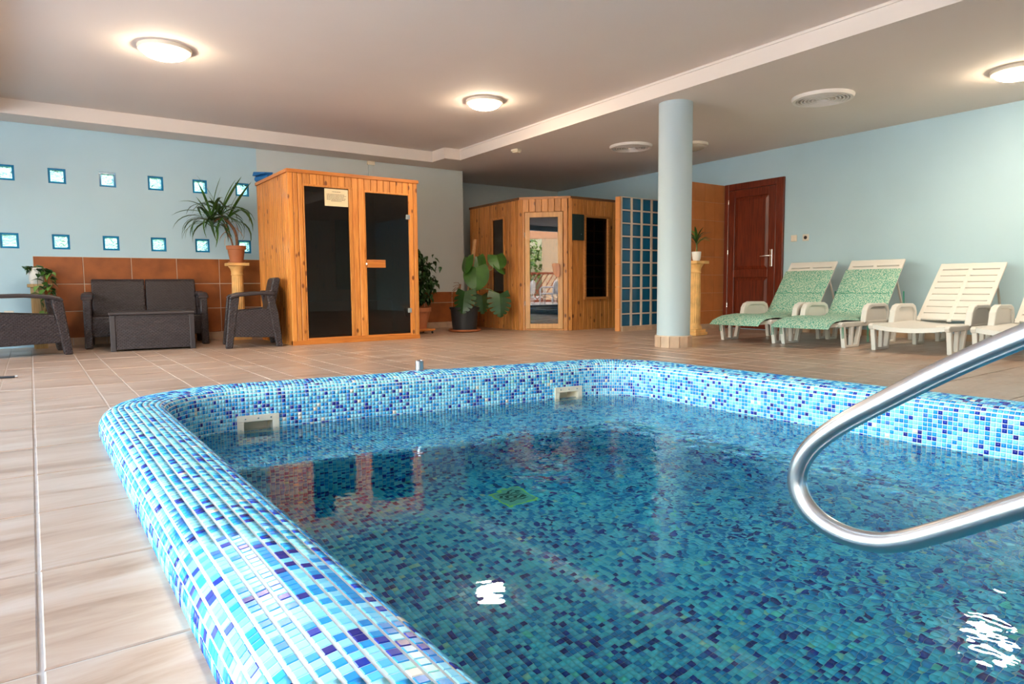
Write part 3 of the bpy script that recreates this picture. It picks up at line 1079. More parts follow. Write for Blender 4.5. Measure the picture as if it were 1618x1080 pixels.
# ---- water: one closed refracting body, gently rippled
def water_mat():
    m = bpy.data.materials.new('pool_water')
    m.use_nodes = True
    n, l = m.node_tree.nodes, m.node_tree.links
    n.clear()
    out = n.new('ShaderNodeOutputMaterial')
    g = n.new('ShaderNodeBsdfPrincipled')
    g.inputs['Base Color'].default_value = (1, 1, 1, 1)
    g.inputs['Roughness'].default_value = 0.0
    g.inputs['IOR'].default_value = 1.333
    g.inputs['Transmission Weight'].default_value = 1.0
    va = n.new('ShaderNodeVolumeAbsorption')
    va.inputs['Color'].default_value = (0.0, 0.99, 0.96, 1)
    va.inputs['Density'].default_value = 0.8
    geo = n.new('ShaderNodeNewGeometry')
    def noise(scale, detail, sx, sy):
        mp = n.new('ShaderNodeMapping')
        mp.inputs['Scale'].default_value = (sx, sy, 1)
        l.new(geo.outputs['Position'], mp.inputs[0])
        t = n.new('ShaderNodeTexNoise')
        t.inputs['Scale'].default_value = scale
        t.inputs['Detail'].default_value = detail
        l.new(mp.outputs[0], t.inputs['Vector'])
        return t.outputs['Fac']
    a = noise(9.0, 2.0, 1.0, 1.0)
    c = noise(26.0, 1.0, 1.0, 1.0)
    ad = n.new('ShaderNodeMath')
    ad.operation = 'MULTIPLY_ADD'
    ad.inputs[1].default_value = 0.16
    l.new(c, ad.inputs[0])
    l.new(a, ad.inputs[2])
    # livelier water towards the jets on the right
    sp = n.new('ShaderNodeSeparateXYZ')
    l.new(geo.outputs['Position'], sp.inputs[0])
    mr = n.new('ShaderNodeMapRange')
    mr.inputs[1].default_value = 1.1
    mr.inputs[2].default_value = 2.1
    mr.inputs[3].default_value = 0.0007
    mr.inputs[4].default_value = 0.0058
    l.new(sp.outputs['X'], mr.inputs[0])
    bp = n.new('ShaderNodeBump')
    bp.inputs['Strength'].default_value = 1.0
    l.new(mr.outputs[0], bp.inputs['Distance'])
    l.new(ad.outputs[0], bp.inputs['Height'])
    l.new(bp.outputs[0], g.inputs['Normal'])
    l.new(g.outputs[0], out.inputs['Surface'])
    l.new(va.outputs[0], out.inputs['Volume'])
    return m
wl_ = [tuple(p) for p in (PATH[::2] + PNRM[::2] * 0.012)]
b = MB()
b.prism([(x - PO[0], y - PO[1]) for x, y in wl_], ZFL - 0.02, ZW, 'xy')
water = b.build('pool_water', water_mat(), loc=(PO[0], PO[1], 0))
tag(water, 'clear turquoise water filling the mosaic pool', 'water', kind='stuff')

# ---- stainless handrail: a hairpin of tube coming in over the near rim
XR, r = 1.379, 0.021
pts = [(XR, -0.95, 0.0), (XR, -0.95, 0.50), (XR, -0.93, 0.62), (XR, -0.86, 0.72), (XR, -0.74, 0.79), (XR, -0.58, 0.805), (XR, -0.3, 0.79), (XR, -0.1, 0.745), (XR, 0.1, 0.685),
       (XR, 0.25, 0.617), (XR, 0.414, 0.529), (XR, 0.526, 0.463), (XR, 0.637, 0.387), (XR, 0.725, 0.326), (XR, 0.785, 0.272), (XR, 0.815, 0.225), (XR, 0.825, 0.180),
       (XR, 0.812, 0.140), (XR, 0.780, 0.108), (XR, 0.731, 0.089), (XR, 0.675, 0.085), (XR, 0.61, 0.100), (XR, 0.514, 0.158), (XR, 0.401, 0.235), (XR, 0.1, 0.43), (XR, -0.15, 0.545), (XR, -0.4, 0.59), (XR, -0.62, 0.56), (XR, -0.70, 0.50), (XR, -0.72, 0.40), (XR, -0.72, 0.0)]
def smooth_pts(pts, it=2):
    P = [Vector(p) for p in pts]
    for _ in range(it):
        out = [P[0]]
        for i in range(len(P) - 1):
            out += [P[i] * 0.75 + P[i + 1] * 0.25, P[i] * 0.25 + P[i + 1] * 0.75]
        out.append(P[-1])
        P = out
    return P
rail = thing('pool_handrail', 'polished steel tube handrail looping over the pool', 'handrail', (XR, -0.85, 0))
b = MB().tube([p - Vector((XR, -0.85, 0)) for p in smooth_pts(pts)], r, 20, up=(1, 0, 0))
b.build('rail_tube', M_STEEL, rail, smooth=True)
fl = MB().lathe([(0.045, 0.0), (0.045, 0.006), (0.03, 0.012), (0.022, 0.014)], 24)
for yy in (-0.95, -0.72):
    fl.build('floor_flange', M_STEEL, rail, smooth=True, loc=(0, yy + 0.85, 0))

# ------------------------------------------------------------------ column
CXY = (5.29, 4.545)
col = thing('column', 'round pale blue column with a tiled foot', 'column', (CXY[0], CXY[1], 0))
MB().lathe([(0.165, 0.115), (0.165, SOF)], 64).build('shaft', M_COLUMN, col, smooth=True)
MB().lathe([(0.176, 0.0), (0.176, 0.108)], 12).build('foot_core', M_TGROUT, col)
for k in range(12):
    a0, a1 = 2 * math.pi * (k + 0.04) / 12, 2 * math.pi * (k + 0.96) / 12
    ri, ro = 0.170, 0.188
    p = [(ri * math.cos(a0), ri * math.sin(a0)), (ro * math.cos(a0), ro * math.sin(a0)), (ro * math.cos(a1), ro * math.sin(a1)), (ri * math.cos(a1), ri * math.sin(a1))]
    MB().prism(p, 0.0, 0.108, 'xy').build('foot_tile', M_SKIRT, col)
MB().lathe([(0.186, 0.108), (0.186, 0.114), (0.166, 0.118)], 12).build('foot_cap', M_TGROUT, col)

# ------------------------------------------------------------------ ceiling lamps, vents, alarm
def lamp_mat(power):
    m = bpy.data.materials.new('lit_opal_glass')
    m.use_nodes = True
    n, l = m.node_tree.nodes, m.node_tree.links
    b = n['Principled BSDF']
    b.inputs['Base Color'].default_value = (0.9, 0.88, 0.84, 1)
    b.inputs['Roughness'].default_value = 0.25
    b.inputs['Emission Color'].default_value = (1.0, 0.80, 0.58, 1)
    b.inputs['Emission Strength'].default_value = power
    return m
M_LIT = lamp_mat(32.0)
M_OPAL = mat('unlit_ribbed_glass', (0.45, 0.38, 0.30), 0.2, spec=0.6)
M_LAMPRING = mat('lamp_ring', (0.74, 0.66, 0.55), 0.35)
def ceiling_lamp(label, x, y, z, lit, r=0.20):
    t = thing('ceiling_lamp', label, 'lamp', (x, y, z))
    MB().lathe([(r, 0.0), (r, -0.012), (r * 0.97, -0.028), (r * 0.86, -0.034), (r * 0.85, 0.0)], 48, cap=False).build('ring', M_LAMPRING, t, smooth=True)
    pr = [(r * 0.855, -0.028)]
    for k in range(1, 9):
        q = R(90) * k / 8
        pr.append((max(0.004, r * 0.855 * math.cos(q)), -0.028 - 0.062 * math.sin(q)))
    MB().lathe(pr, 48).build('shade', M_LIT if lit else M_OPAL, t, smooth=True)
    MB().lathe([(0.011, -0.086), (0.011, -0.094), (0.006, -0.100), (0.001, -0.101)], 16).build('finial', M_CHROME, t, smooth=True)
    return t
ceiling_lamp('lit round opal ceiling lamp above the rattan sofa side of the tray', 0.987, 6.14, TRAY, True)
ceiling_lamp('lit round opal ceiling lamp in the tray towards the column', 3.97, 5.98, TRAY, True, 0.195)
ceiling_lamp('lit round opal ceiling lamp on the low ceiling above the loungers', 6.86, 2.20, SOF, True)
ceiling_lamp('unlit round glass ceiling lamp partly hidden by the column', 6.95, 5.70, SOF, False)
M_VENT = mat('vent_white', (0.78, 0.73, 0.68), 0.4)
M_VDARK = mat('vent_dark', (0.10, 0.085, 0.075), 0.8)
def vent(label, x, y, r):
    t = thing('ceiling_vent', label, 'vent', (x, y, SOF))
    MB().lathe([(r, 0.0), (r, -0.008), (r * 0.96, -0.032), (r * 0.86, -0.032), (r * 0.84, -0.004)], 56, cap=False).build('rim', M_VENT, t, smooth=True)
    MB().lathe([(r * 0.86, -0.0005), (0.001, -0.0005)], 40).build('backing', M_VENT, t)
    for k in range(6):
        q = r * (0.79 - 0.115 * k)
        MB().lathe([(q, -0.003), (q + 0.007, -0.030), (q - 0.006, -0.031), (q - 0.012, -0.004)], 48, cap=False).build('vane_ring', M_VENT, t, smooth=True)
    MB().lathe([(r * 0.12, -0.003), (r * 0.13, -0.016), (r * 0.1, -0.019), (0.001, -0.019)], 24).build('hub', M_VENT, t, smooth=True)
vent('round white ceiling vent above the green-cushioned loungers', 6.28, 3.59, 0.28)
vent('round white ceiling vent near the glass block screen', 6.385, 6.22, 0.275)
t = thing('smoke_alarm', 'small square cream alarm box on the low ceiling', 'alarm', (5.27, 7.2, SOF), R(20))
MB().box(-0.05, -0.05, -0.03, 0.05, 0.05, 0).build('body', M_CREAM, t, bevel=0.006)
MB().box(-0.04, -0.04, -0.045, 0.04, 0.04, -0.03).build('cover', M_CREAM, t, bevel=0.008)

# ------------------------------------------------------------------ boards
PLANKS = {}
def plank_mesh(w, h, t, m, round_=0.008):
    g = 0.0016 if round_ < 0.01 else 0.0035
    key = (round(w, 4), round(h, 3), round(t, 4), m.name, round_)
    if key not in PLANKS:
        c = round_
        pr = [(g, 0), (g, -t + c), (c * 0.45, -t + c * 0.35), (c, -t), (w - c, -t), (w - c * 0.45, -t + c * 0.35), (w - g, -t + c), (w - g, 0)]
        PLANKS[key] = MB().prism(pr, 0, h, 'xy').mesh('board', m)
        fix = PLANKS[key]
        bm = bmesh.new()
        bm.from_mesh(fix)
        bmesh.ops.recalc_face_normals(bm, faces=bm.faces)
        bm.to_mesh(fix)
        bm.free()
    return PLANKS[key]
def boards(parent, p, ang, u0, u1, z0, z1, w, m, t=0.016, round_=0.008, name='board'):
    """upright boards side by side from u0 to u1 along a line from p; faces towards the right of the line"""
    k = max(1, round((u1 - u0) / w))
    pw = (u1 - u0) / k
    me = plank_mesh(pw, z1 - z0, t, m, round_)
    c, s = math.cos(ang), math.sin(ang)
    for i in range(k):
        u = u0 + i * pw
        link(name, me, parent, (p[0] + c * u, p[1] + s * u, z0), ang)

# ------------------------------------------------------------------ infrared cabin with two tall panes
S1 = (2.285, 7.26)
W1, D1, H1 = 1.55, 1.20, 1.895
cab = thing('infrared_cabin', 'golden pine cabin with two tall dark glass panes', 'sauna', (S1[0], S1[1], 0))
b = MB()
b.box(0.02, 0.02, 0.02, W1 - 0.02, D1 - 0.02, 0.06)
b.box(0.02, 0.02, H1 - 0.06, W1 - 0.02, D1 - 0.02, H1 - 0.03)
b.box(0.02, D1 - 0.05, 0.06, W1 - 0.02, D1 - 0.02, H1 - 0.06)
b.box(0.02, 0.03, 0.06, 0.05, D1 - 0.05, H1 - 0.06)
b.box(W1 - 0.05, 0.03, 0.06, W1 - 0.02, D1 - 0.05, H1 - 0.06)
b.build('carcass', M_PINE, cab)
boards(cab, (0.02, D1), R(-90), 0.0, D1 - 0.055, 0.0, H1 - 0.04, 0.071, M_PINE, t=0.018, round_=0.013, name='side_board')
boards(cab, (W1 - 0.02, 0.02), R(90), 0.0, D1 - 0.02, 0.0, H1 - 0.04, 0.071, M_PINE, t=0.018, round_=0.013, name='side_board')
MB().box(0.0, -0.004, 0.0, 0.055, 0.055, H1 - 0.035).build('corner_post', M_PINE, cab, bevel=0.006)
fy = 0.016
boards(cab, (0, fy), 0, 0.056, 0.164, 0.05, 1.86, 0.055, M_PINE, name='front_board')
boards(cab, (0, fy), 0, 0.722, 0.872, 0.05, 1.86, 0.075, M_PINE, name='front_board')
boards(cab, (0, fy), 0, 1.432, W1, 0.05, 1.86, 0.059, M_PINE, name='front_board')
boards(cab, (0, fy), 0, 0.164, 0.722, 1.748, 1.86, 0.078, M_PINE, name='header_board')
boards(cab, (0, fy), 0, 0.872, 1.432, 1.728, 1.86, 0.078, M_PINE, name='header_board')
b = MB()
b.box(-0.012, -0.016, 1.858, W1 + 0.012, 0.02, H1)
b.build('top_rail', M_PINEX, cab, bevel=0.003)
MB().box(-0.012, 0.02, 1.858, 0.02, D1, H1).build('top_rail', M_PINEX, cab, bevel=0.003)
MB().box(W1 - 0.02, 0.02, 1.858, W1 + 0.012, D1, H1).build('top_rail', M_PINEX, cab, bevel=0.003)
MB().box(0.0, -0.006, 0.0, W1, 0.05, 0.05).build('sill_rail', M_PINEX, cab, bevel=0.003)
MB().box(0.164, -0.002, 0.05, 1.432, 0.04, 0.072).build('sill_rail', M_PINEX, cab, bevel=0.002)
wf = MB()
wf.box(0.164, -0.006, 1.726, 0.722, 0.04, 1.748).box(0.164, -0.004, 0.072, 0.178, 0.04, 1.726).box(0.684, -0.006, 0.072, 0.722, 0.04, 1.726)
wf = wf.build('window_frame', M_PINE, cab, bevel=0.003)
MB().box(0.178, 0.014, 0.072, 0.684, 0.022, 1.726).build('window_pane', M_DGLASS, cab)
df = MB().box(0.872, -0.005, 1.708, 1.432, 0.04, 1.728).box(0.872, -0.003, 0.072, 0.880, 0.04, 1.708).box(1.424, -0.003, 0.072, 1.432, 0.04, 1.708)
df.build('door_frame', M_PINE, cab, bevel=0.002)
dp = MB().box(0.882, -0.002, 0.078, 1.422, 0.006, 1.704).build('glass_door', M_DGLASS, cab)
MB().box(0.872 + 0.008, -0.028, 0.852, 1.105, -0.003, 0.942).build('handle', M_PINEX, dp, bevel=0.004)
MB().tube([(0.872, -0.02, 0.905), (0.872, -0.02, 0.885)], 0.012, 10).build('latch', M_CHROME, dp)
for z in (0.345, 1.454):
    MB().box(1.388, -0.014, z - 0.028, 1.440, 0.0, z + 0.028).build('hinge', M_CHROME, dp, bevel=0.003)
sg = MB().box(0.409, 0.0105, 1.529, 0.681, 0.0135, 1.718).build('notice', M_PAPER, cab)
sg['label'] = 'cream printed notice in the window'
def text_lines(parent, rows, x0, x1, ztop, dz, y, h=0.0055):
    for k, (a, e) in enumerate(rows):
        mb = MB()
        x = x0 + (x1 - x0) * a
        end = x0 + (x1 - x0) * e
        q = random.Random(100 + k)
        while x < end - 0.004:
            w = min(q.uniform(0.006, 0.022), end - x)
            mb.box(x, y - 0.0006, ztop - k * dz - h, x + w, y, ztop - k * dz)
            x += w + 0.004
        mb.build('print_line', M_INK, parent)
text_lines(sg, [(0.3, 0.7), (0, 0), (0.05, 0.9), (0.05, 0.97), (0.05, 0.85), (0.05, 0.95), (0.05, 0.9), (0.25, 0.75)], 0.42, 0.67, 1.69, 0.0145, 0.0105)
b = MB().box(0.07, 0.62, 0.42, W1 - 0.07, D1 - 0.06, 0.46).box(0.07, 0.62, 0.06, W1 - 0.07, 0.65, 0.42)
b.build('bench', M_OAKX, cab)
b = MB().box(0.3, D1 - 0.075, 0.6, 0.55, D1 - 0.055, 1.5).box(0.95, D1 - 0.075, 0.6, 1.2, D1 - 0.055, 1.5)
b.build('heater_panel', M_DARKIN, cab)

# blue foam mat lying on the cabin roof
fm = thing('foam_float', 'rolled blue foam float lying on the pine cabin roof', 'float', (2.36, 8.12, H1), R(100))
b = MB().tube([(0, 0, 0.035), (0.30, 0.02, 0.035)], 0.035, 14)
b.build('roll', M_BLUEFOAM, fm, smooth=True)
MB().hexa([(0.0, -0.03, 0.062), (0.30, -0.06, 0.062), (0.30, 0.08, 0.07), (0.02, 0.06, 0.068), (-0.02, -0.03, 0.085), (0.28, -0.07, 0.118), (0.29, 0.07, 0.118), (0.02, 0.06, 0.085)]).build('flap', M_BLUEFOAM, fm, bevel=0.006)

# ------------------------------------------------------------------ corner sauna
CA, CB_, CC = (5.70, 9.02), (5.64, 7.62), (6.13, 7.13)
H2 = 1.86
XD = 8.12
sau = thing('corner_sauna', 'honey timber corner sauna with a glazed door in its slanted front', 'sauna', (CC[0], CC[1], 0))
def sl(p):
    return (p[0] - CC[0], p[1] - CC[1])
bl_, al_, dl_ = sl(CB_), sl(CA), (XD - CC[0], 0.0)
angL = math.atan2(bl_[1] - al_[1], bl_[0] - al_[0])
LL = math.hypot(al_[0] - bl_[0], al_[1] - bl_[1])
angD = math.atan2(-bl_[1], -bl_[0])
LD = math.hypot(*bl_)
# roof and floor plates, inner lining
poly = [(al_[0] + .02, al_[1]), (bl_[0] + .02, bl_[1] + .01), (0.01, 0.02), (dl_[0], 0.02), (dl_[0], al_[1])]
MB().prism(poly, 0.01, 0.05, 'xy').build('floor_plate', M_OAK, sau)
MB().prism(poly, H2 - 0.06, H2 - 0.03, 'xy').build('roof_plate', M_OAK, sau)
b = MB().box(al_[0] + 0.02, al_[1] - 0.03, 0.05, dl_[0], al_[1], H2 - 0.06).box(dl_[0] - 0.03, 0.03, 0.05, dl_[0], al_[1] - 0.03, H2 - 0.06)
b.build('back_wall', M_OAK, sau)
# left wall (window between u 0.62 and 0.98 from the back corner)
wl0, wl1, wz0, wz1 = LL - 0.745, LL - 0.385, 0.45, 1.63
t_ = 0.016
for (u0, u1, z0, z1) in ((0.0, wl0, 0.0, 1.83), (wl1, LL - 0.03, 0.0, 1.83), (wl0, wl1, 0.0, wz0), (wl0, wl1, wz1, 1.83)):
    boards(sau, al_, angL, u0, u1, z0, z1, 0.085, M_OAK, t=t_, name='wall_board')
def panel_frame(p, ang, u0, u1, z0, z1, e, m, name, parent, out=0.03, pane=True):
    mb = MB()
    mb.box(u0, -out, z1 - e, u1, 0.0, z1).box(u0, -out, z0, u1, 0.0, z0 + e).box(u0, -out, z0 + e, u0 + e, 0.0, z1 - e).box(u1 - e, -out, z0 + e, u1, 0.0, z1 - e)
    fr = mb.build(name, m, parent, bevel=0.003, loc=(p[0], p[1], 0), rz=ang)
    if pane:
        MB().box(u0 + e, -0.012, z0 + e, u1 - e, -0.004, z1 - e).build('window_pane', M_DGLASS, fr)
    return fr
panel_frame(al_, angL, wl0, wl1, wz0, wz1, 0.03, M_OAK, 'window_frame', sau)
# right wall (window, dark control box beside the corner post)
rx0, rx1, rz0, rz1 = 0.235, 0.725, 0.43, 1.615
LRt = dl_[0]
for (u0, u1, z0, z1) in ((0.03, rx0, 0.0, 1.83), (rx1, LRt, 0.0, 1.83), (rx0, rx1, 0.0, rz0), (rx0, rx1, rz1, 1.83)):
    boards(sau, (0, 0), 0, u0, u1, z0, z1, 0.085, M_OAK, t=t_, name='wall_board')
panel_frame((0, 0), 0, rx0, rx1, rz0, rz1, 0.034, M_OAKX, 'window_frame', sau, out=0.045)
# slanted front: posts, header boards, door
for p in (bl_, (0, 0)):
    MB().prism([(-0.035, -0.012), (0.012, -0.035), (0.035, 0.0), (0.0, 0.035)], 0, H2 - 0.03, 'xy').build('corner_post', M_OAK, sau, bevel=0.004, loc=(p[0] - 0.004, p[1] - 0.004, 0))
dz1 = 1.655
boards(sau, bl_, angD, 0.03, LD - 0.03, dz1, 1.83, 0.085, M_OAK, t=t_, name='header_board')
boards(sau, bl_, angD, 0.025, 0.062, 0.0, dz1, 0.05, M_OAK, t=t_, name='jamb_board')
boards(sau, bl_, angD, LD - 0.092, LD - 0.025, 0.0, dz1, 0.067, M_OAK, t=t_, name='jamb_board')
MB().box(0.062, -0.02, 0.0, LD - 0.09, 0.02, 0.022).build('threshold', M_OAKX, sau, bevel=0.003, loc=(bl_[0], bl_[1], 0), rz=angD)
du0, du1 = 0.066, LD - 0.096
door = MB()
e0 = 0.068
door.box(du0, -0.03, 0.026, du0 + e0, 0.0, dz1 - 0.006).box(du1 - e0, -0.03, 0.026, du1, 0.0, dz1 - 0.006).box(du0 + e0, -0.03, 0.026, du1 - e0, 0.0, 0.096).box(du0 + e0, -0.03, 1.578, du1 - e0, 0.0, dz1 - 0.006)
door = door.build('door', wood('light_door_timber', (0.60, 0.31, 0.11), (0.44, 0.21, 0.07), knots=False), sau, bevel=0.003, loc=(bl_[0], bl_[1], 0), rz=angD)
MB().box(du0 + e0, -0.018, 0.096, du1 - e0, -0.008, 1.578).build('door_pane', M_DGLASS, door)
hp = [(0.445, 0.925), (0.475, 0.94), (0.545, 0.935), (0.560, 0.915), (0.562, 0.765), (0.545, 0.745), (0.500, 0.748), (0.470, 0.80)]
MB().prism(hp, -0.075, -0.05).build('handle', wood('reddish_handle', (0.40, 0.16, 0.07), (0.28, 0.10, 0.04), knots=False), door, bevel=0.006)
MB().tube([(0.535, -0.05, 0.88), (0.535, -0.03, 0.88)], 0.008, 8).tube([(0.535, -0.05, 0.80), (0.535, -0.03, 0.80)], 0.008, 8).build('handle_peg', M_BLACK, door)
for z in (0.35, 1.3):
    MB().tube([(du0 - 0.004, -0.034, z), (du0 - 0.004, -0.034, z + 0.07)], 0.007, 8).build('hinge', M_CHROME, door)
cb = MB().box(0.012, -0.05, 1.255, 0.222, -0.016, 1.615).build('control_box', mat('black_glossy_panel', (0.02, 0.035, 0.035), 0.06, spec=0.8), sau, bevel=0.004)
cb['label'] = 'black glossy control box'
MB().lathe([(0.008, 0), (0.008, 0.004), (0.001, 0.005)], 12).build('knob', M_CHROME, cb, loc=(0.17, -0.05, 1.34))
cb.children[-1].rotation_euler = (R(90), 0, 0)
# dark capping rails
M_CAP = wood('dark_capping_timber', (0.16, 0.07, 0.025), (0.10, 0.04, 0.015), axis='X', knots=False)
MB().box(0, -0.028, 1.828, LL + 0.01, 0.02, H2).build('capping', M_CAP, sau, loc=(al_[0], al_[1], 0), rz=angL)
MB().box(-0.01, -0.028, 1.828, LD + 0.01, 0.02, H2).build('capping', M_OAKX, sau, loc=(bl_[0], bl_[1], 0), rz=angD)
MB().box(-0.01, -0.028, 1.828, LRt, 0.02, H2).build('capping', M_CAP, sau)
for zb, y0 in ((0.42, 1.3), (0.85, 1.75)):
    MB().box(al_[0] + 0.35, y0 - 0.45, zb, dl_[0] - 0.05, y0 - 0.0, zb + 0.03).build('bench', M_OAKX, sau)
MB().box(dl_[0] - 0.55, 0.15, 0.06, dl_[0] - 0.1, 0.6, 0.75).build('stove', M_BLACK, sau, bevel=0.02)

# ------------------------------------------------------------------ glass block screen
gx0, gyy0, cw, rh, z0 = 6.44, 6.49, 0.197, 0.175, 0.06
NC, NR = 6, 10
gs = thing('glass_block_screen', 'tall screen of dark blue glass blocks with pale joints', 'screen', (gx0, gyy0, 0))
M_JOINT = mat('pink_joint_mortar', (0.60, 0.50, 0.42), 0.85)
M_BGLASS = mat('deep_blue_glass_block', (0.005, 0.10, 0.21), 0.08, spec=0.7, var=0.1, vscale=9, stretch=(1, 1, 0.35), bump=0.5, bscale=18, rand=1)
xo = 0.052
jb = MB()
ww = NC * cw
for i in range(NC + 1):
    x = xo + i * cw
    jb.box(x - 0.016, 0.0, z0, x + 0.016, 0.075, z0 + NR * rh)
for j in range(NR + 1):
    z = z0 + j * rh
    for i in range(NC):
        jb.box(xo + i * cw + 0.016, 0.0, max(z0, z - 0.009), xo + (i + 1) * cw - 0.016, 0.075, min(z + 0.009, z0 + NR * rh))
jb.build('mortar_grid', M_JOINT, gs)
bw, bh = cw - 0.034, rh - 0.020
bm_ = MB()
c = 0.012
bm_.add([(0, 0.01, 0), (bw, 0.01, 0), (bw, 0.01, bh), (0, 0.01, bh), (c, 0.002, c), (bw - c, 0.002, c), (bw - c, 0.002, bh - c), (c, 0.002, bh - c),
         (0, 0.08, 0), (bw, 0.08, 0), (bw, 0.08, bh), (0, 0.08, bh)],
        [(4, 5, 6, 7), (0, 1, 5, 4), (1, 2, 6, 5), (2, 3, 7, 6), (3, 0, 4, 7), (8, 9, 1, 0), (9, 10, 2, 1), (10, 11, 3, 2), (11, 8, 0, 3), (9, 8, 11, 10)])
bme = bm_.mesh('glass_block', M_BGLASS)
for i in range(NC):
    for j in range(NR):
        link('glass_block', bme, gs, (xo + i * cw + 0.017, 0.004, z0 + j * rh + 0.010))
M_ORT = mat('orange_edge_tile', (0.62, 0.26, 0.09), 0.45, var=0.08, vscale=5, rand=1)
for k in range(6):
    h = (z0 + NR * rh) / 6
    MB().box(0.012, -0.004, k * h + 0.002, 0.036, 0.075, (k + 1) * h - 0.002).build('edge_tile', M_ORT, gs)
for k in range(4):
    w = (ww + xo - 0.06) / 4
    MB().box(0.058 + k * w, -0.018, 0.0, 0.058 + (k + 1) * w - 0.003, 0.0, z0 - 0.002).build('plinth_tile', M_SKIRT, gs)

# ------------------------------------------------------------------ orange tiled partition beside the door
tw = thing('tiled_partition', 'orange tiled shower partition next to the dark red door', 'partition', (7.05, 6.09, 0))
tw['kind'] = 'structure'
tw.name = 'wall_shower'
LP = rwx(6.1) - 7.05
MB().box(0, 0.0, 0.0, LP, 0.12, 2.03).build('core', M_TGROUT, tw)
nxp, nzp = 5, 8
pw, ph = LP / nxp, 2.03 / nzp
me = MB().box(0.0015, -0.006, 0.0015, pw - 0.0015, 0.0, ph - 0.0015).mesh('wall_tile', M_ORANGE)
for i in range(nxp):
    for j in range(nzp):
        link('wall_tile', me, tw, (i * pw, rnd.uniform(-0.0006, 0), j * ph))
tw['label'] = 'orange tiled shower partition next to the dark red door'
MB().box(0, -0.02, 0.0, LP, -0.0062, 0.07).build('skirting', M_SKIRT, tw)

# ------------------------------------------------------------------ dark red door on the lounger wall
dy0, dy1, dzt = 5.12, 6.06, 2.03
dangle = math.atan2(rwx(dy0) - rwx(dy1), -(dy1 - dy0))
dang = math.atan2(dy0 - dy1, rwx(dy0) - rwx(dy1))              # along the wall towards the camera
dw = thing('door_1', 'dark red panelled wooden door with a metal lever handle', 'door', (rwx(dy1), dy1, 0), dang)
dw['kind'] = 'structure'
DW = dy1 - dy0
b = MB().box(0, -0.035, 0, 0.07, 0.0, dzt).box(DW - 0.11, -0.035, 0, DW, 0.0, dzt).box(0.07, -0.035, dzt - 0.09, DW - 0.11, 0.0, dzt)
b.build('door_frame', M_MAHOG, dw, bevel=0.006)
leaf = MB()
lx0, lx1 = 0.074, DW - 0.114
leaf.box(lx0, -0.030, 0.01, lx0 + 0.10, -0.002, dzt - 0.094).box(lx1 - 0.11, -0.030, 0.01, lx1, -0.002, dzt - 0.094)
leaf.box(lx0 + 0.10, -0.030, dzt - 0.20, lx1 - 0.11, -0.002, dzt - 0.094).box(lx0 + 0.10, -0.030, 0.72, lx1 - 0.11, -0.002, 0.83).box(lx0 + 0.10, -0.030, 0.01, lx1 - 0.11, -0.002, 0.16)
leaf = leaf.build('door_leaf', M_MAHOG, dw, bevel=0.004)
for z0_, z1_ in ((0.16, 0.72), (0.83, dzt - 0.20)):
    a0, a1 = lx0 + 0.10, lx1 - 0.11
    c = 0.05
    MB().add([(a0, -0.012, z0_), (a1, -0.012, z0_), (a1, -0.012, z1_), (a0, -0.012, z1_), (a0 + c, -0.024, z0_ + c), (a1 - c, -0.024, z0_ + c), (a1 - c, -0.024, z1_ - c), (a0 + c, -0.024, z1_ - c)],
             [(4, 5, 6, 7), (0, 1, 5, 4), (1, 2, 6, 5), (2, 3, 7, 6), (3, 0, 4, 7)]).build('panel', M_MAHOG, leaf)
MB().box(lx1 - 0.075, -0.040, 0.86, lx1 - 0.035, -0.030, 1.09).build('handle_plate', M_CHROME, leaf, bevel=0.006)
MB().tube([(lx1 - 0.055, -0.04, 1.005), (lx1 - 0.055, -0.075, 1.005), (lx1 - 0.065, -0.082, 1.005), (lx1 - 0.19, -0.082, 1.000)], 0.009, 10).build('handle_lever', M_CHROME, leaf, smooth=True)
for z in (0.30, 1.05, 1.75):
    MB().tube([(0.072, -0.036, z), (0.072, -0.036, z + 0.06)], 0.004, 8).build('hinge', M_CHROME, dw)

# switches beside the door, socket on the blue wall, conduit above the cabin
for k, (yy, lab) in enumerate(((4.975, 'ivory light switch next to the dark red door'), (4.81, 'ivory socket plate to the lounger side of the light switch'))):
    t = thing('wall_switch', lab, 'switch', (rwx(yy), yy, 1.215), dang)
    MB().box(-0.042, -0.010, -0.042, 0.042, -0.0005, 0.042).build('plate', M_SWITCH, t, bevel=0.004)
    if k == 0:
        MB().box(-0.028, -0.014, -0.030, 0.028, -0.010, 0.030).build('rocker', M_SWITCH, t, bevel=0.003)
    else:
        o = MB().lathe([(0.022, 0.0), (0.022, 0.004), (0.017, 0.004), (0.016, 0.001), (0.001, 0.001)], 20).build('socket_cup', M_BROWN, t, loc=(0, -0.010, 0))
        o.rotation_euler = (R(90), 0, 0)
t = thing('wall_socket', 'white power socket low on the blue wall by the potted creeper', 'socket', (-0.20, YB, 0.364))
MB().box(-0.042, -0.010, -0.042, 0.042, -0.0005, 0.042).build('plate', M_SWITCH, t, bevel=0.004)
o = MB().lathe([(0.024, 0.0), (0.024, 0.004), (0.019, 0.004), (0.018, 0.001), (0.001, 0.001)], 20).build('socket_cup', M_BROWN, t, loc=(0, -0.010, 0))
o.rotation_euler = (R(90), 0, 0)
t = thing('cable_conduit', 'thin cream conduit rising from the pine cabin to the ceiling', 'conduit', (4.02, YB, 0))
MB().box(-0.035, -0.022, 1.3, 0.02, -0.0005, 2.36).build('channel', M_PALE, t, bevel=0.003)
MB().box(-0.055, -0.03, 2.355, 0.055, -0.0005, 2.408).build('junction_cap', M_CREAM, t, bevel=0.004)

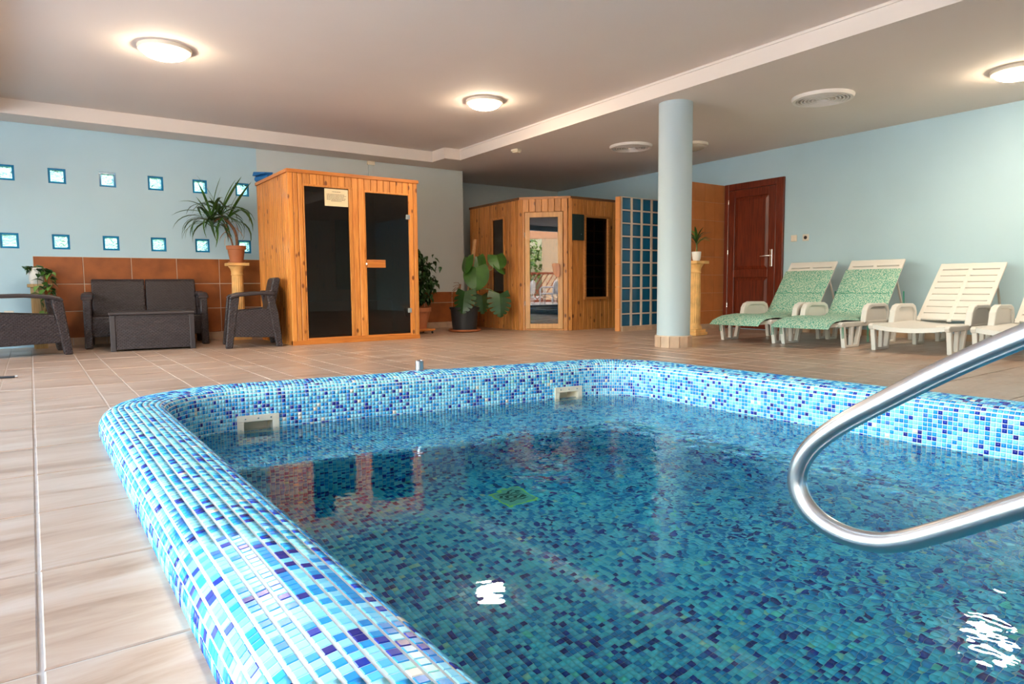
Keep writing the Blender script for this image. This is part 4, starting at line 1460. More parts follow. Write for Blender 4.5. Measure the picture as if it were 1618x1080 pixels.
# ------------------------------------------------------------------ rattan-look furniture
def side_frame(root, y0, y1, depth=0.60):
    """one side of a chair: x = 0 at the front, rising to the back; between y0 and y1"""
    MB().prism([(0.075, 0.12), (depth - 0.03, 0.10), (depth - 0.085, 0.415), (0.135, 0.385)], y0 + 0.008, y1 - 0.008).build('side_panel', M_RATTAN, root, bevel=0.006)
    MB().prism([(0.0, 0.0), (0.072, 0.0), (0.15, 0.50), (0.155, 0.55), (0.075, 0.555), (0.055, 0.50)], y0, y1).build('leg', M_RATTAN, root, bevel=0.012)
    MB().prism([(depth - 0.065, 0.0), (depth, 0.0), (depth - 0.035, 0.36), (depth - 0.085, 0.60), (depth - 0.155, 0.60), (depth - 0.115, 0.34)], y0, y1).build('leg', M_RATTAN, root, bevel=0.010)
    MB().prism([(0.05, 0.520), (0.075, 0.555), (0.16, 0.580), (0.36, 0.592), (depth - 0.07, 0.585), (depth - 0.07, 0.550), (0.36, 0.555), (0.15, 0.538), (0.07, 0.515)], y0 - 0.015, y1 + 0.015).build('armrest', M_BROWN, root, bevel=0.012)
def seat_set(root, y0, y1, depth=0.60, n=1):
    """seat, apron and leaning back panels between the two side frames"""
    MB().box(0.07, y0, 0.26, depth - 0.05, y1, 0.335).build('seat', M_RATTAN, root, bevel=0.014)
    MB().prism([(0.075, 0.12), (0.105, 0.12), (0.105, 0.27), (0.065, 0.27)], y0, y1).build('front_apron', M_RATTAN, root, bevel=0.006)
    w = (y1 - y0) / n
    for k in range(n):
        a, b = y0 + k * w + 0.003, y0 + (k + 1) * w - 0.003
        MB().prism([(depth - 0.165, 0.30), (depth - 0.085, 0.30), (depth + 0.005, 0.715), (depth - 0.008, 0.742), (depth - 0.050, 0.742), (depth - 0.075, 0.72)], a, b).build('backrest', M_RATTAN, root, bevel=0.016, seg=3)
def armchair(label, loc, rz, dp=0.57, w=0.66):
    t = thing('rattan_armchair', label, 'armchair', loc, rz, None)
    side_frame(t, -w / 2, -w / 2 + 0.075, dp)
    side_frame(t, w / 2 - 0.075, w / 2, dp)
    seat_set(t, -w / 2 + 0.07, w / 2 - 0.07, dp)
    return t
# chair frames: local +x runs from the front edge to the back
armchair('brown woven plastic armchair standing against the pine cabin', (1.668, 7.66, 0), R(-10))
armchair('brown woven plastic armchair near the potted creeper and the terrace side', (0.285, 8.06, 0), R(184), 0.71)
sofa = thing('rattan_sofa', 'brown woven plastic two-seat sofa against the brown wall tiles', 'sofa', (1.03, 8.22, 0), R(85))
side_frame(sofa, -0.60, -0.525, 0.62)
side_frame(sofa, 0.525, 0.60, 0.62)
seat_set(sofa, -0.53, 0.53, 0.62, 2)
tb = thing('rattan_table', 'low brown woven plastic storage table in front of the sofa', 'table', (1.045, 7.96, 0), R(-9))
TW_, TD_, TH_ = 0.385, 0.27, 0.395
MB().box(-TW_ - 0.008, -TD_ - 0.008, TH_ - 0.028, TW_ + 0.008, TD_ + 0.008, TH_).build('table_top', M_BROWN, tb, bevel=0.008)
MB().box(-TW_ + 0.03, -TD_ + 0.012, 0.02, TW_ - 0.03, TD_ - 0.012, TH_ - 0.03).build('body_panel', M_RATTAN, tb)
for sx in (-1, 1):
    for sy in (-1, 1):
        MB().box(sx * TW_ - (0.05 if sx > 0 else 0), sy * TD_ - (0.04 if sy > 0 else 0), 0, sx * TW_ + (0.05 if sx < 0 else 0), sy * TD_ + (0.04 if sy < 0 else 0), TH_ - 0.028).build('leg', M_BROWN, tb, bevel=0.006)
    MB().box(sx * (TW_ - 0.01) - 0.012, -TD_ + 0.03, 0.03, sx * (TW_ - 0.01) + 0.008, TD_ - 0.03, TH_ - 0.04).build('end_panel', M_RATTAN, tb)

# ------------------------------------------------------------------ pedestals
def pedestal(label, loc, h=0.935):
    t = thing('stone_pedestal', label, 'pedestal', loc)
    MB().box(-0.115, -0.115, 0, 0.115, 0.115, 0.04).box(-0.098, -0.098, 0.04, 0.098, 0.098, 0.075).build('plinth', M_STONE, t, bevel=0.006)
    MB().lathe([(0.088, 0.075), (0.092, 0.09), (0.085, 0.11), (0.074, 0.125), (0.070, 0.15)], 32).build('base_moulding', M_STONE, t, smooth=True)
    n = 16
    prof = []
    sh = MB()
    k0 = len(sh.v)
    zs = [0.15, 0.35, 0.60, h - 0.15]
    rr = [0.073, 0.0725, 0.069, 0.065]
    m_ = n * 6
    for r_, z in zip(rr, zs):
        for j in range(m_):
            q = 2 * math.pi * j / m_
            f = 1 - 0.085 * max(0, math.cos(q * n)) ** 2               # flutes
            sh.v.append((r_ * f * math.cos(q), r_ * f * math.sin(q), z))
    for i in range(3):
        for j in range(m_):
            a, b_ = i * m_ + j, i * m_ + (j + 1) % m_
            sh.f.append((a, b_, b_ + m_, a + m_))
    sh.build('fluted_shaft', M_STONE, t, smooth=True)
    MB().lathe([(0.066, h - 0.15), (0.074, h - 0.142), (0.068, h - 0.13), (0.070, h - 0.10), (0.080, h - 0.07), (0.098, h - 0.045), (0.100, h - 0.035)], 32).build('capital', M_STONE, t, smooth=True)
    MB().box(-0.118, -0.118, h - 0.036, 0.118, 0.118, h).build('cap_slab', M_STONE, t, bevel=0.005)
    return t
P1 = (2.065, 8.62)
P2 = (6.70, 5.42)
pedestal('honey stone pedestal under the spiky palm by the pine cabin', (P1[0], P1[1], 0))
pedestal('honey stone pedestal half hidden by the blue column', (P2[0], P2[1], 0), 0.915)
t = thing('plant_stand', 'square pale timber plant stand under the potted creeper', 'stand', (0.062, 8.78, 0))
MB().box(-0.062, -0.062, 0.0, 0.062, 0.062, 0.655).build('post', wood('pale_timber', (0.55, 0.36, 0.16), (0.42, 0.26, 0.10), knots=False), t, bevel=0.004)
MB().box(-0.088, -0.088, 0.655, 0.088, 0.088, 0.69).build('top', MATS['pale_timber'], t, bevel=0.005)

# ------------------------------------------------------------------ leaves
def strap_leaf(L, w, rise, droop, twist=0.0, n=9):
    """long blade growing along +x, arching; V section"""
    vs, fs = [], []
    x = z = 0.0
    a = rise
    ds = L / (n - 1)
    for i in range(n):
        t = i / (n - 1)
        ww = w * (0.55 + 1.2 * t) * (1 - t ** 2.2) if t < 1 else 0.0
        ww = max(ww, 0.0008)
        c, s = math.cos(twist * t), math.sin(twist * t)
        vs += [(x, -ww * c, z + ww * 0.35 - ww * s), (x, 0, z), (x, ww * c, z + ww * 0.35 + ww * s)]
        x += ds * math.cos(a)
        z += ds * math.sin(a)
        a -= droop / (n - 1)
    for i in range(n - 1):
        k = i * 3
        fs += [(k, k + 3, k + 4, k + 1), (k + 1, k + 4, k + 5, k + 2)]
    return MB().add(vs, fs)
def place(me, parent, name, loc, az, tilt=0.0, roll=0.0, s=1.0):
    o = link(name, me, parent, loc)
    o.rotation_euler = (Matrix.Rotation(az, 3, 'Z') @ Matrix.Rotation(-tilt, 3, 'Y') @ Matrix.Rotation(roll, 3, 'X')).to_euler()
    o.scale = (s, s, s)
    return o
def smooth_me(me):
    for p in me.polygons:
        p.use_smooth = True
    return me
def pot(parent, m, r0, r1, h, lip=0.02, z=0.0, soil=True):
    MB().lathe([(r0, z), (r1 - 0.006, z + h - lip), (r1 + 0.008, z + h - lip + 0.001), (r1 + 0.01, z + h), (r1 - 0.006, z + h), (r1 - 0.012, z + h - 0.03)], 40).build('pot', m, parent, smooth=True)
    if soil:
        MB().lathe([(r1 - 0.012, z + h - 0.025), (0.001, z + h - 0.02)], 24).build('soil', M_SOIL, parent)

# ---- spiky palm on the pedestal by the cabin
z0 = 0.935
yu = thing('potted_yucca', 'spiky long-leaved palm in a terracotta pot on the stone pedestal', 'plant', (P1[0], P1[1], z0))
MB().lathe([(0.08, 0), (0.095, 0.004), (0.10, 0.018), (0.085, 0.018)], 32).build('saucer', M_TERPOT, yu, smooth=True)
pot(yu, M_TERPOT, 0.075, 0.105, 0.195, 0.045, 0.012)
stem = [(0.01, 0.0, 0.18), (0.015, 0, 0.28), (0.0, 0.0, 0.37), (-0.04, 0.0, 0.45), (-0.10, 0.0, 0.515), (-0.15, 0, 0.56)]
MB().tube(smooth_pts(stem, 1), 0.017, 10).build('stem', M_STEM, yu, smooth=True)
MB().tube([(-0.03, 0.01, 0.18), (-0.05, 0.01, 0.28), (-0.10, 0.02, 0.38), (-0.13, 0.02, 0.47)], 0.010, 8).build('stem', M_STEM, yu, smooth=True)
blades = [smooth_me(strap_leaf(0.50, 0.017, R(70), R(d), tw).mesh('leaf', m)) for d, tw, m in
          ((20, 0.2, M_LEAF), (70, 0.4, M_LEAF), (110, -0.3, M_LEAFD), (135, 0.5, M_LEAF), (150, -0.5, M_LEAFD), (170, 0.3, M_LEAF))]
q = random.Random(5)
crowns = [((-0.16, 0.0, 0.57), 20), ((-0.27, -0.02, 0.50), 16), ((-0.10, 0.03, 0.47), 12)]
for (c, n) in crowns:
    for k in range(n):
        az = 2 * math.pi * k / n + q.uniform(-0.3, 0.3)
        short = 0.68 if math.sin(az) > 0.2 else 1.0
        young = k % 5 == 0
        me = blades[0 if young else q.choice([1, 2, 3, 4, 5])]
        place(me, yu, 'leaf', (c[0] + q.uniform(-.015, .015), c[1] + q.uniform(-.015, .015), c[2] + q.uniform(-.04, .04)), az, q.uniform(-0.35, 0.25) + (0.1 if young else -0.35), q.uniform(-.5, .5), short * q.uniform(0.85, 1.25))
for k in range(14):
    az = math.pi * (0.85 + 0.85 * k / 13) + q.uniform(-.15, .15)
    place(blades[q.choice([1, 2, 3])], yu, 'leaf', (-0.26 + q.uniform(-.03, .04), -0.03 + q.uniform(-.02, .02), 0.47 + q.uniform(-.06, .05)), az, q.uniform(-1.0, -0.55), q.uniform(-.5, .5), q.uniform(0.85, 1.15))
MB().tube([(-0.15, 0, 0.52), (-0.2, -0.01, 0.52), (-0.27, -0.02, 0.46), (-0.28, -0.02, 0.50)], 0.010, 8).build('stem', M_STEM, yu, smooth=True)
MB().tube([(-0.10, 0.02, 0.36), (-0.10, 0.025, 0.47)], 0.010, 8).build('stem', M_STEM, yu, smooth=True)
dry = smooth_me(strap_leaf(0.30, 0.012, R(-20), R(75), 0.6).mesh('dry_leaf', M_DRY))
for az, z in ((0.4, 0.50), (2.9, 0.40), (-0.4, 0.44), (3.6, 0.36)):
    place(dry, yu, 'dry_leaf', (-0.05, 0, z), az, 0.0, 0.3, 0.8)

# ---- creeper in a white pot on the plant stand
def heart_leaf(L, w, bend=0.25, n=7):
    vs, fs = [], []
    for i in range(n):
        t = i / (n - 1)
        ww = w * math.sin(math.pi * min(1, (t * 0.92 + 0.08)) ** 0.7) * (1.15 - 0.5 * t)
        if i == n - 1:
            ww = 0.0006
        z = -bend * L * t * t
        vs += [(L * t, -ww, z + ww * 0.25), (L * t, 0, z), (L * t, ww, z + ww * 0.25)]
    for i in range(n - 1):
        k = i * 3
        fs += [(k, k + 3, k + 4, k + 1), (k + 1, k + 4, k + 5, k + 2)]
    return MB().add(vs, fs)
po_ = thing('potted_creeper', 'trailing green creeper in a white pot on the timber stand', 'plant', (0.062, 8.78, 0.69))
MB().lathe([(0.055, 0), (0.066, 0.03), (0.082, 0.165), (0.080, 0.172), (0.074, 0.165), (0.072, 0.15)], 36).build('pot', M_WPOT, po_, smooth=True)
MB().lathe([(0.073, 0.15), (0.001, 0.155)], 24).build('soil', M_SOIL, po_)
cm = [smooth_me(heart_leaf(0.085, 0.030).mesh('leaf', m)) for m in (M_LEAF, M_LEAFB, M_LEAFD)]
vines = [[(0.05, -0.05, 0.16), (0.10, -0.08, 0.14), (0.12, -0.09, 0.02), (0.11, -0.09, -0.12), (0.12, -0.09, -0.22)],
         [(0.03, -0.07, 0.16), (0.02, -0.10, 0.13), (0.0, -0.105, 0.02), (0.02, -0.105, -0.15), (0.03, -0.10, -0.33), (0.02, -0.10, -0.40)],
         [(0.07, -0.02, 0.16), (0.12, -0.03, 0.15), (0.135, -0.05, 0.05), (0.13, -0.06, -0.08)],
         [(0.04, -0.06, 0.16), (0.07, -0.10, 0.12), (0.05, -0.11, -0.02), (0.07, -0.105, -0.20), (0.05, -0.10, -0.34)],
         [(-0.03, -0.03, 0.16), (-0.07, -0.05, 0.19), (-0.10, -0.05, 0.18)]]
q = random.Random(9)
for v in vines:
    sp = smooth_pts(v, 1)
    MB().tube(sp, 0.0025, 6).build('vine', M_GSTEM, po_)
    for p in sp[1::1]:
        for _ in range(1 if p.z < -0.1 else 2):
            place(q.choice(cm), po_, 'leaf', p, q.uniform(-2.6, 0.4), q.uniform(-0.9, 0.3), q.uniform(-.4, .4), q.uniform(0.7, 1.1))
for k in range(9):
    place(q.choice(cm), po_, 'leaf', (q.uniform(-.05, .05), q.uniform(-.05, .05), 0.165), q.uniform(0, 6.28), q.uniform(0.0, 0.8), 0, q.uniform(0.8, 1.15))

# ---- small dracaena in a white pot behind the column
dr = thing('potted_dracaena', 'small leafy plant in a white cup pot on the pedestal behind the column', 'plant', (P2[0] + 0.02, P2[1], 0.915))
MB().lathe([(0.038, 0), (0.050, 0.03), (0.058, 0.11), (0.056, 0.115), (0.052, 0.10)], 32).build('pot', M_WPOT, dr, smooth=True)
MB().lathe([(0.052, 0.098), (0.001, 0.10)], 20).build('soil', M_SOIL, dr)
MB().tube([(0, 0, 0.095), (0.004, 0, 0.17), (0.0, 0, 0.26)], 0.008, 8).build('stem', M_GSTEM, dr, smooth=True)
dm = [smooth_me(strap_leaf(0.22, 0.016, R(60), R(d), 0.3).mesh('leaf', m)) for d, m in ((30, M_LEAF), (60, M_LEAFD), (85, M_LEAFB))]
for k in range(18):
    place(dm[k % 3], dr, 'leaf', (0, 0, 0.20 + 0.004 * k), k * 2.4, -0.35 + 0.03 * k, 0, q.uniform(0.8, 1.1))

# ---- bushy fig in a terracotta pot on a wheeled stand, right of the pine cabin
FG = (4.21, 8.05)
fg = thing('wheeled_plant_trolley', 'slatted timber plant trolley on castors next to the pine cabin', 'trolley', (FG[0], FG[1], 0))
for k in range(5):
    MB().box(-0.19, -0.165 + 0.07 * k, 0.045, 0.19, -0.165 + 0.07 * k + 0.05, 0.065).build('slat', M_PINEX, fg, bevel=0.003)
for yy in (-0.13, 0.11):
    MB().box(-0.18, yy, 0.032, 0.18, yy + 0.03, 0.045).build('bearer', M_PINEX, fg)
for sx in (-0.16, 0.16):
    for sy in (-0.13, 0.125):
        c = MB().tube([(sx - 0.008, sy, 0.016), (sx + 0.008, sy, 0.016)], 0.016, 14)
        c.build('castor', M_BLACK, fg, smooth=True)
fi = thing('potted_fig', 'bushy dark green fig in a terracotta pot on the plant trolley', 'plant', (FG[0], FG[1], 0.065))
pot(fi, M_TERPOT, 0.125, 0.185, 0.285, 0.055)
q = random.Random(21)
twigs = []
for k in range(9):
    a = q.uniform(0, 6.28)
    top = (math.cos(a) * q.uniform(0.02, 0.17), math.sin(a) * q.uniform(0.02, 0.16), q.uniform(0.55, 1.02))
    base_ = (math.cos(a) * 0.03, math.sin(a) * 0.03, 0.25)
    mid = ((top[0] + base_[0]) * 0.35 + q.uniform(-.03, .03), (top[1] + base_[1]) * 0.35 + q.uniform(-.03, .03), 0.25 + (top[2] - 0.25) * 0.55)
    pts_ = smooth_pts([base_, mid, top], 2)
    twigs.append(pts_)
    MB().tube(pts_, [0.009 * (1 - 0.7 * i / len(pts_)) for i in range(len(pts_))], 6).build('twig', M_STEM, fi, smooth=True)
lf = heart_leaf(0.075, 0.021, 0.35, 5)
V0 = np.array(lf.v)
allv, allf = [], []
def scatter_leaf(p, az, tilt, roll, s):
    Rm = np.array(Matrix.Rotation(az, 3, 'Z') @ Matrix.Rotation(-tilt, 3, 'Y') @ Matrix.Rotation(roll, 3, 'X'))
    k = len(allv)
    allv.extend(map(tuple, (V0 * s) @ Rm.T + np.array(p)))
    allf.extend(tuple(i + k for i in f) for f in lf.f)
for tw_ in twigs:
    for i, p in enumerate(tw_):
        if p.z < 0.42:
            continue
        for _ in range(6):
            off = Vector((q.gauss(0, .065), q.gauss(0, .065), q.gauss(0, .05)))
            scatter_leaf(p + off, q.uniform(0, 6.28), q.uniform(-1.2, 0.2), q.uniform(-.6, .6), q.uniform(0.7, 1.25))
for k in range(420):
    z_ = q.uniform(0.36, 1.08)
    rr_ = 0.20 * math.sin(math.pi * min(1, max(0.12, (z_ - 0.25) / 0.85)))
    a = q.uniform(0, 6.28)
    scatter_leaf((math.cos(a) * rr_ * q.uniform(.5, 1.1) + (0.10 if z_ < 0.72 else 0), math.sin(a) * rr_ * q.uniform(.5, 1.1), z_), q.uniform(0, 6.28), q.uniform(-1.2, 0.1), q.uniform(-.6, .6), q.uniform(0.8, 1.3))
me = MB().add(allv, allf).mesh('foliage', M_LEAFD)
o = link('foliage', smooth_me(me), fi)
o['kind'] = 'stuff'

# ---- monstera with a coir pole
MS = (4.90, 7.95)
ms = thing('potted_monstera', 'large-leaved monstera with a coir pole in a charcoal pot', 'plant', (MS[0], MS[1], 0))
MB().lathe([(0.18, 0), (0.222, 0.012), (0.228, 0.036), (0.216, 0.036), (0.205, 0.02)], 40).build('saucer', M_TERPOT, ms, smooth=True)
pot(ms, M_BLKPOT, 0.165, 0.200, 0.325, 0.03, 0.018)
MB().tube([(0.04, 0.02, 0.30), (0.11, 0.0, 0.74), (0.18, -0.02, 1.28)], 0.026, 12).build('coir_pole', M_COIR, ms, smooth=True)
def monstera_leaf(L, W, lobes=6, gap=0.30, sub=1):
    """heart shaped leaf; the edge is split into fingers between notches"""
    vs, fs = [], []
    def edge(t, s):
        y = W * math.sin(math.pi * (0.16 + 0.84 * t) ** 0.72) ** 0.8 if t < 0.999 else 0.0
        return (L * (t * 0.96 - 0.20 * (1 - t) ** 4 + 0.10 * math.sin(math.pi * t)), s * y, -0.25 * y - 0.20 * L * t * t)
    def rib(t):
        return (L * t * 0.93, 0.0, -0.16 * L * t * t)
    def lerp(a, c, k):
        return tuple(a[j] + (c[j] - a[j]) * k for j in range(3))
    for s in (-1, 1):
        for i in range(lobes):
            t0, t1 = i / lobes, (i + 1) / lobes
            g = gap / lobes
            r0, r1 = rib(t0), rib(t1)
            a0, a1 = lerp(r0, edge(t0, s), 0.5), lerp(r1, edge(t1, s), 0.5)
            o0, o1 = edge(t0 + (g if i else 0), s), edge(t1 - g * 0.4 if i < lobes - 1 else 1.0, s)
            om = edge((t0 + t1) / 2 + 0.02, s)
            k = len(vs)
            vs += [r0, r1, a1, a0, o1, om, o0]
            f1, f2 = (k, k + 1, k + 2, k + 3), (k + 3, k + 2, k + 4, k + 5, k + 6)
            fs += [f1, f2] if s < 0 else [f1[::-1], f2[::-1]]
    return MB().add(vs, fs)
mleaf = [monstera_leaf(0.27, 0.14, 6, 0.30).mesh('leaf', M_LEAFD), monstera_leaf(0.27, 0.145, 9, 0.0).mesh('leaf', M_LEAF), monstera_leaf(0.22, 0.13, 9, 0.0).mesh('leaf', M_LEAF)]
def mleaf_at(k, stalk, az, tilt, roll, s):
    P = smooth_pts(stalk, 2)
    MB().tube(P, [0.008 * (1 - 0.5 * i / len(P)) for i in range(len(P))], 6).build('stalk', M_GSTEM, ms, smooth=True)
    o = place(mleaf[k], ms, 'leaf', P[-1], az, tilt, roll, s)
# viewing direction is roughly (+x,+y): leaf faces are turned towards the room (-x,-y)
fv = math.atan2(-0.81, -0.58)
mleaf_at(0, [(0.0, 0, 0.33), (-0.05, -0.06, 0.48), (-0.08, -0.15, 0.56)], fv - 0.4, -1.15, 0.0, 1.2)
mleaf_at(1, [(0.02, 0, 0.33), (0.10, -0.03, 0.7), (0.13, -0.11, 0.89)], fv + 0.1, -1.25, 0.1, 1.25)
mleaf_at(0, [(0.04, 0, 0.50), (0.25, -0.12, 0.62), (0.39, -0.30, 0.52)], fv + 0.3, -1.25, 0.0, 1.25)
mleaf_at(2, [(0.10, 0, 0.70), (0.26, -0.10, 0.82), (0.40, -0.22, 1.06)], fv + 0.5, -0.95, 0.2, 1.05)
mleaf_at(2, [(0.10, 0, 0.68), (0.24, -0.12, 0.78), (0.41, -0.25, 0.93)], fv + 1.2, -0.8, 0.2, 0.8)
mleaf_at(1, [(0.08, 0, 0.6), (0.06, 0.0, 0.85), (0.04, -0.02, 1.03)], fv - 0.7, -1.2, 0.2, 0.9)
mleaf_at(0, [(0.08, 0.04, 0.33), (0.19, -0.04, 0.48), (0.23, -0.10, 0.50)], fv + 0.6, -1.30, 0.0, 1.0)
mleaf_at(1, [(0.12, 0.02, 0.75), (0.17, 0.0, 0.95), (0.20, -0.03, 1.04)], fv + 0.6, -1.25, 0.3, 0.9)
MB().tube(smooth_pts([(-0.03, 0, 0.33), (-0.08, 0.0, 0.50), (-0.07, -0.02, 0.66)], 1), 0.012, 8).build('stalk', M_STEM, ms, smooth=True)
for k in range(5):
    MB().tube([(-0.08, -0.02, 0.62), (-0.12 - 0.02 * k, -0.05, 0.66 - 0.03 * k + 0.02), (-0.20 - 0.012 * k, -0.06, 0.68 - 0.055 * k)], 0.0035, 5).build('aerial_root', M_STEM, ms)

# ------------------------------------------------------------------ sun loungers
def fabric_mat():
    m = mat('green_patterned_fabric', (0.20, 0.42, 0.33), 0.85)
    n, l, b = nodes_of(m)
    tc = n.new('ShaderNodeTexCoord')
    v = n.new('ShaderNodeTexVoronoi')
    v.inputs['Scale'].default_value = 55
    l.new(tc.outputs['Object'], v.inputs['Vector'])
    t = n.new('ShaderNodeTexNoise')
    t.inputs['Scale'].default_value = 95
    l.new(tc.outputs['Object'], t.inputs['Vector'])
    r = n.new('ShaderNodeValToRGB')
    e = r.color_ramp.elements
    e[0].position, e[0].color = 0.38, (0.06, 0.26, 0.19, 1)
    e[1].position, e[1].color = 0.58, (0.50, 0.58, 0.46, 1)
    k = e.new(0.48)
    k.color = (0.17, 0.42, 0.33, 1)
    l.new(t.outputs['Fac'], r.inputs[0])
    mx = n.new('ShaderNodeMix')
    mx.data_type = 'RGBA'
    mx.blend_type = 'MULTIPLY'
    mx.inputs[0].default_value = 0.35
    l.new(r.outputs[0], mx.inputs[6])
    l.new(v.outputs['Distance'], mx.inputs[7])
    l.new(r.outputs[0], b.inputs['Base Color'])
    return m
M_FABRIC = fabric_mat()
LW = 0.335                                                       # half width
ZS = 0.235                                                       # seat height
def U_leg(root, x0, x1, b0, b1, y, t, mid=False, top=ZS):
    """moulded leg: two posts, foot bar, optional middle post; side view polygon pieces"""
    w = 0.045
    mb = MB()
    mb.prism([(x0, top), (x0 + w, top), (b0 + w, 0.0), (b0, 0.0)], y, y + t)
    mb.prism([(x1 - w, top), (x1, top), (b1, 0.0), (b1 - w, 0.0)], y, y + t)
    mb.prism([(b0 + w * 0.8, 0.0), (b1 - w * 0.8, 0.0), (b1 - w * 0.6, 0.030), (b0 + (b1 - b0) / 2, 0.022), (b0 + w * 0.6, 0.030)], y + 0.001, y + t - 0.001)
    if mid:
        c = (x0 + x1) / 2
        mb.prism([(c - 0.02, top), (c + 0.02, top), (c + 0.018, 0.01), (c - 0.018, 0.01)], y + 0.002, y + t - 0.002)
    return mb.build('leg', M_WPLAST, root, bevel=0.006)
BACK0 = 0.93
def lounger(label, loc, rz, back_deg, group=None):
    t = thing('sun_lounger', label, 'sun lounger', loc, rz, group)
    for s in (-1, 1):
        y = s * LW - (0.04 if s > 0 else 0.0)
        MB().prism([(0.02, ZS - 0.035), (0.0, ZS + 0.0), (0.03, ZS + 0.018), (0.5, ZS + 0.012), (1.80, ZS + 0.02), (1.84, ZS), (1.80, ZS - 0.04)], y, y + 0.04).build('side_rail', M_WPLAST, t, bevel=0.008)
        U_leg(t, 0.04, 0.43, 0.09, 0.36, y, 0.04, True)
        U_leg(t, 0.93, 1.20, 0.97, 1.15, y, 0.04)
        U_leg(t, 1.50, 1.76, 1.53, 1.72, y, 0.04)
        # arched armrest above the middle leg
        arch = [(x_ - 0.22 + (0.09 if x_ > 0.9 else 0), z_) for x_, z_ in [(0.66, ZS), (0.69, 0.36), (0.73, 0.405), (0.80, 0.425), (1.00, 0.420), (1.06, 0.395), (1.09, 0.34), (1.10, ZS), (1.055, ZS), (1.045, 0.335), (1.02, 0.37), (0.98, 0.382), (0.82, 0.385), (0.775, 0.37), (0.745, 0.33), (0.72, ZS)]]
        ya = s * (LW + 0.015) - (0.055 if s > 0 else 0.0)
        MB().prism(arch, ya, ya + 0.055).build('armrest', M_WPLAST, t, bevel=0.010)
        MB().prism([(x_ - 0.22 + (0.09 if x_ > 0.9 else 0), z_) for x_, z_ in [(0.72, ZS), (0.745, 0.33), (0.775, 0.372), (0.82, 0.386), (0.98, 0.383), (1.02, 0.372), (1.045, 0.336), (1.055, ZS)]], ya + 0.018, ya + 0.026).build('arm_web', M_WPLAST, t)
    # seat: dished slats
    n = 10
    for k in range(n):
        x0 = 0.015 + k * 0.098
        mb = MB()
        m_ = 8
        vs = []
        for i in range(m_ + 1):
            yy = -LW + 0.04 + (2 * LW - 0.08) * i / m_
            f = 1 - (2 * i / m_ - 1) ** 2
            dz = -0.022 * f
            dx = -0.045 * f if k == 0 else 0.0
            vs += [(x0 + dx, yy, ZS + 0.010 + dz), (x0 + 0.086, yy, ZS + 0.012 + dz), (x0 + 0.086, yy, ZS - 0.006 + dz), (x0 + dx, yy, ZS - (0.03 if k == 0 else 0.006) + dz)]
        fs = []
        for i in range(m_):
            a, b_ = i * 4, i * 4 + 4
            fs += [(a, a + 1, b_ + 1, b_), (a + 1, a + 2, b_ + 2, b_ + 1), (a + 2, a + 3, b_ + 3, b_ + 2), (a + 3, a, b_, b_ + 3)]
        fs += [(0, 3, 2, 1), (m_ * 4, m_ * 4 + 1, m_ * 4 + 2, m_ * 4 + 3)]
        mb.add(vs, fs).build('seat_slat', M_WPLAST, t, smooth=True)
    # reclining back
    bk = link('backrest', None, t)
    bpy.data.objects.remove(bk)
    a = R(back_deg)
    ca, sa = math.cos(a), math.sin(a)
    LB = 0.80
    def bp(u, h):
        return (BACK0 + u * ca - h * sa, ZS + 0.012 + u * sa + h * ca)
    fr = MB()
    for y0, y1 in ((-LW + 0.045, -LW + 0.085), (LW - 0.085, LW - 0.045), (-0.02, 0.02)):
        fr.prism([bp(0, -0.012), bp(LB, -0.012), bp(LB, 0.012), bp(0, 0.012)], y0, y1)
    fr.prism([bp(LB - 0.085, -0.013), bp(LB - 0.01, -0.013), bp(LB + 0.008, 0.0), bp(LB - 0.01, 0.013), bp(LB - 0.085, 0.013)], -LW + 0.05, LW - 0.05)
    fr = fr.build('backrest', M_WPLAST, t, bevel=0.006)
    for k in range(8):
        u0 = 0.02 + k * 0.0865
        for y0, y1 in ((-LW + 0.083, -0.018), (0.018, LW - 0.083)):
            MB().prism([bp(u0, -0.008), bp(u0 + 0.074, -0.008), bp(u0 + 0.074, 0.010), bp(u0, 0.010)], y0, y1).build('back_slat', M_WPLAST, fr)
    st = MB()
    for s in (-1, 1):
        p0, p1 = bp(LB * 0.72, -0.015), (BACK0 + 0.62, ZS)
        st.tube([(p0[0], s * 0.25, p0[1]), (p1[0], s * 0.25, p1[1])], 0.012, 8)
    st.tube([(BACK0 + 0.62, -0.27, ZS), (BACK0 + 0.62, 0.27, ZS)], 0.012, 8)
    st.build('support_stay', M_WPLAST, t)
    return t, bp, LB
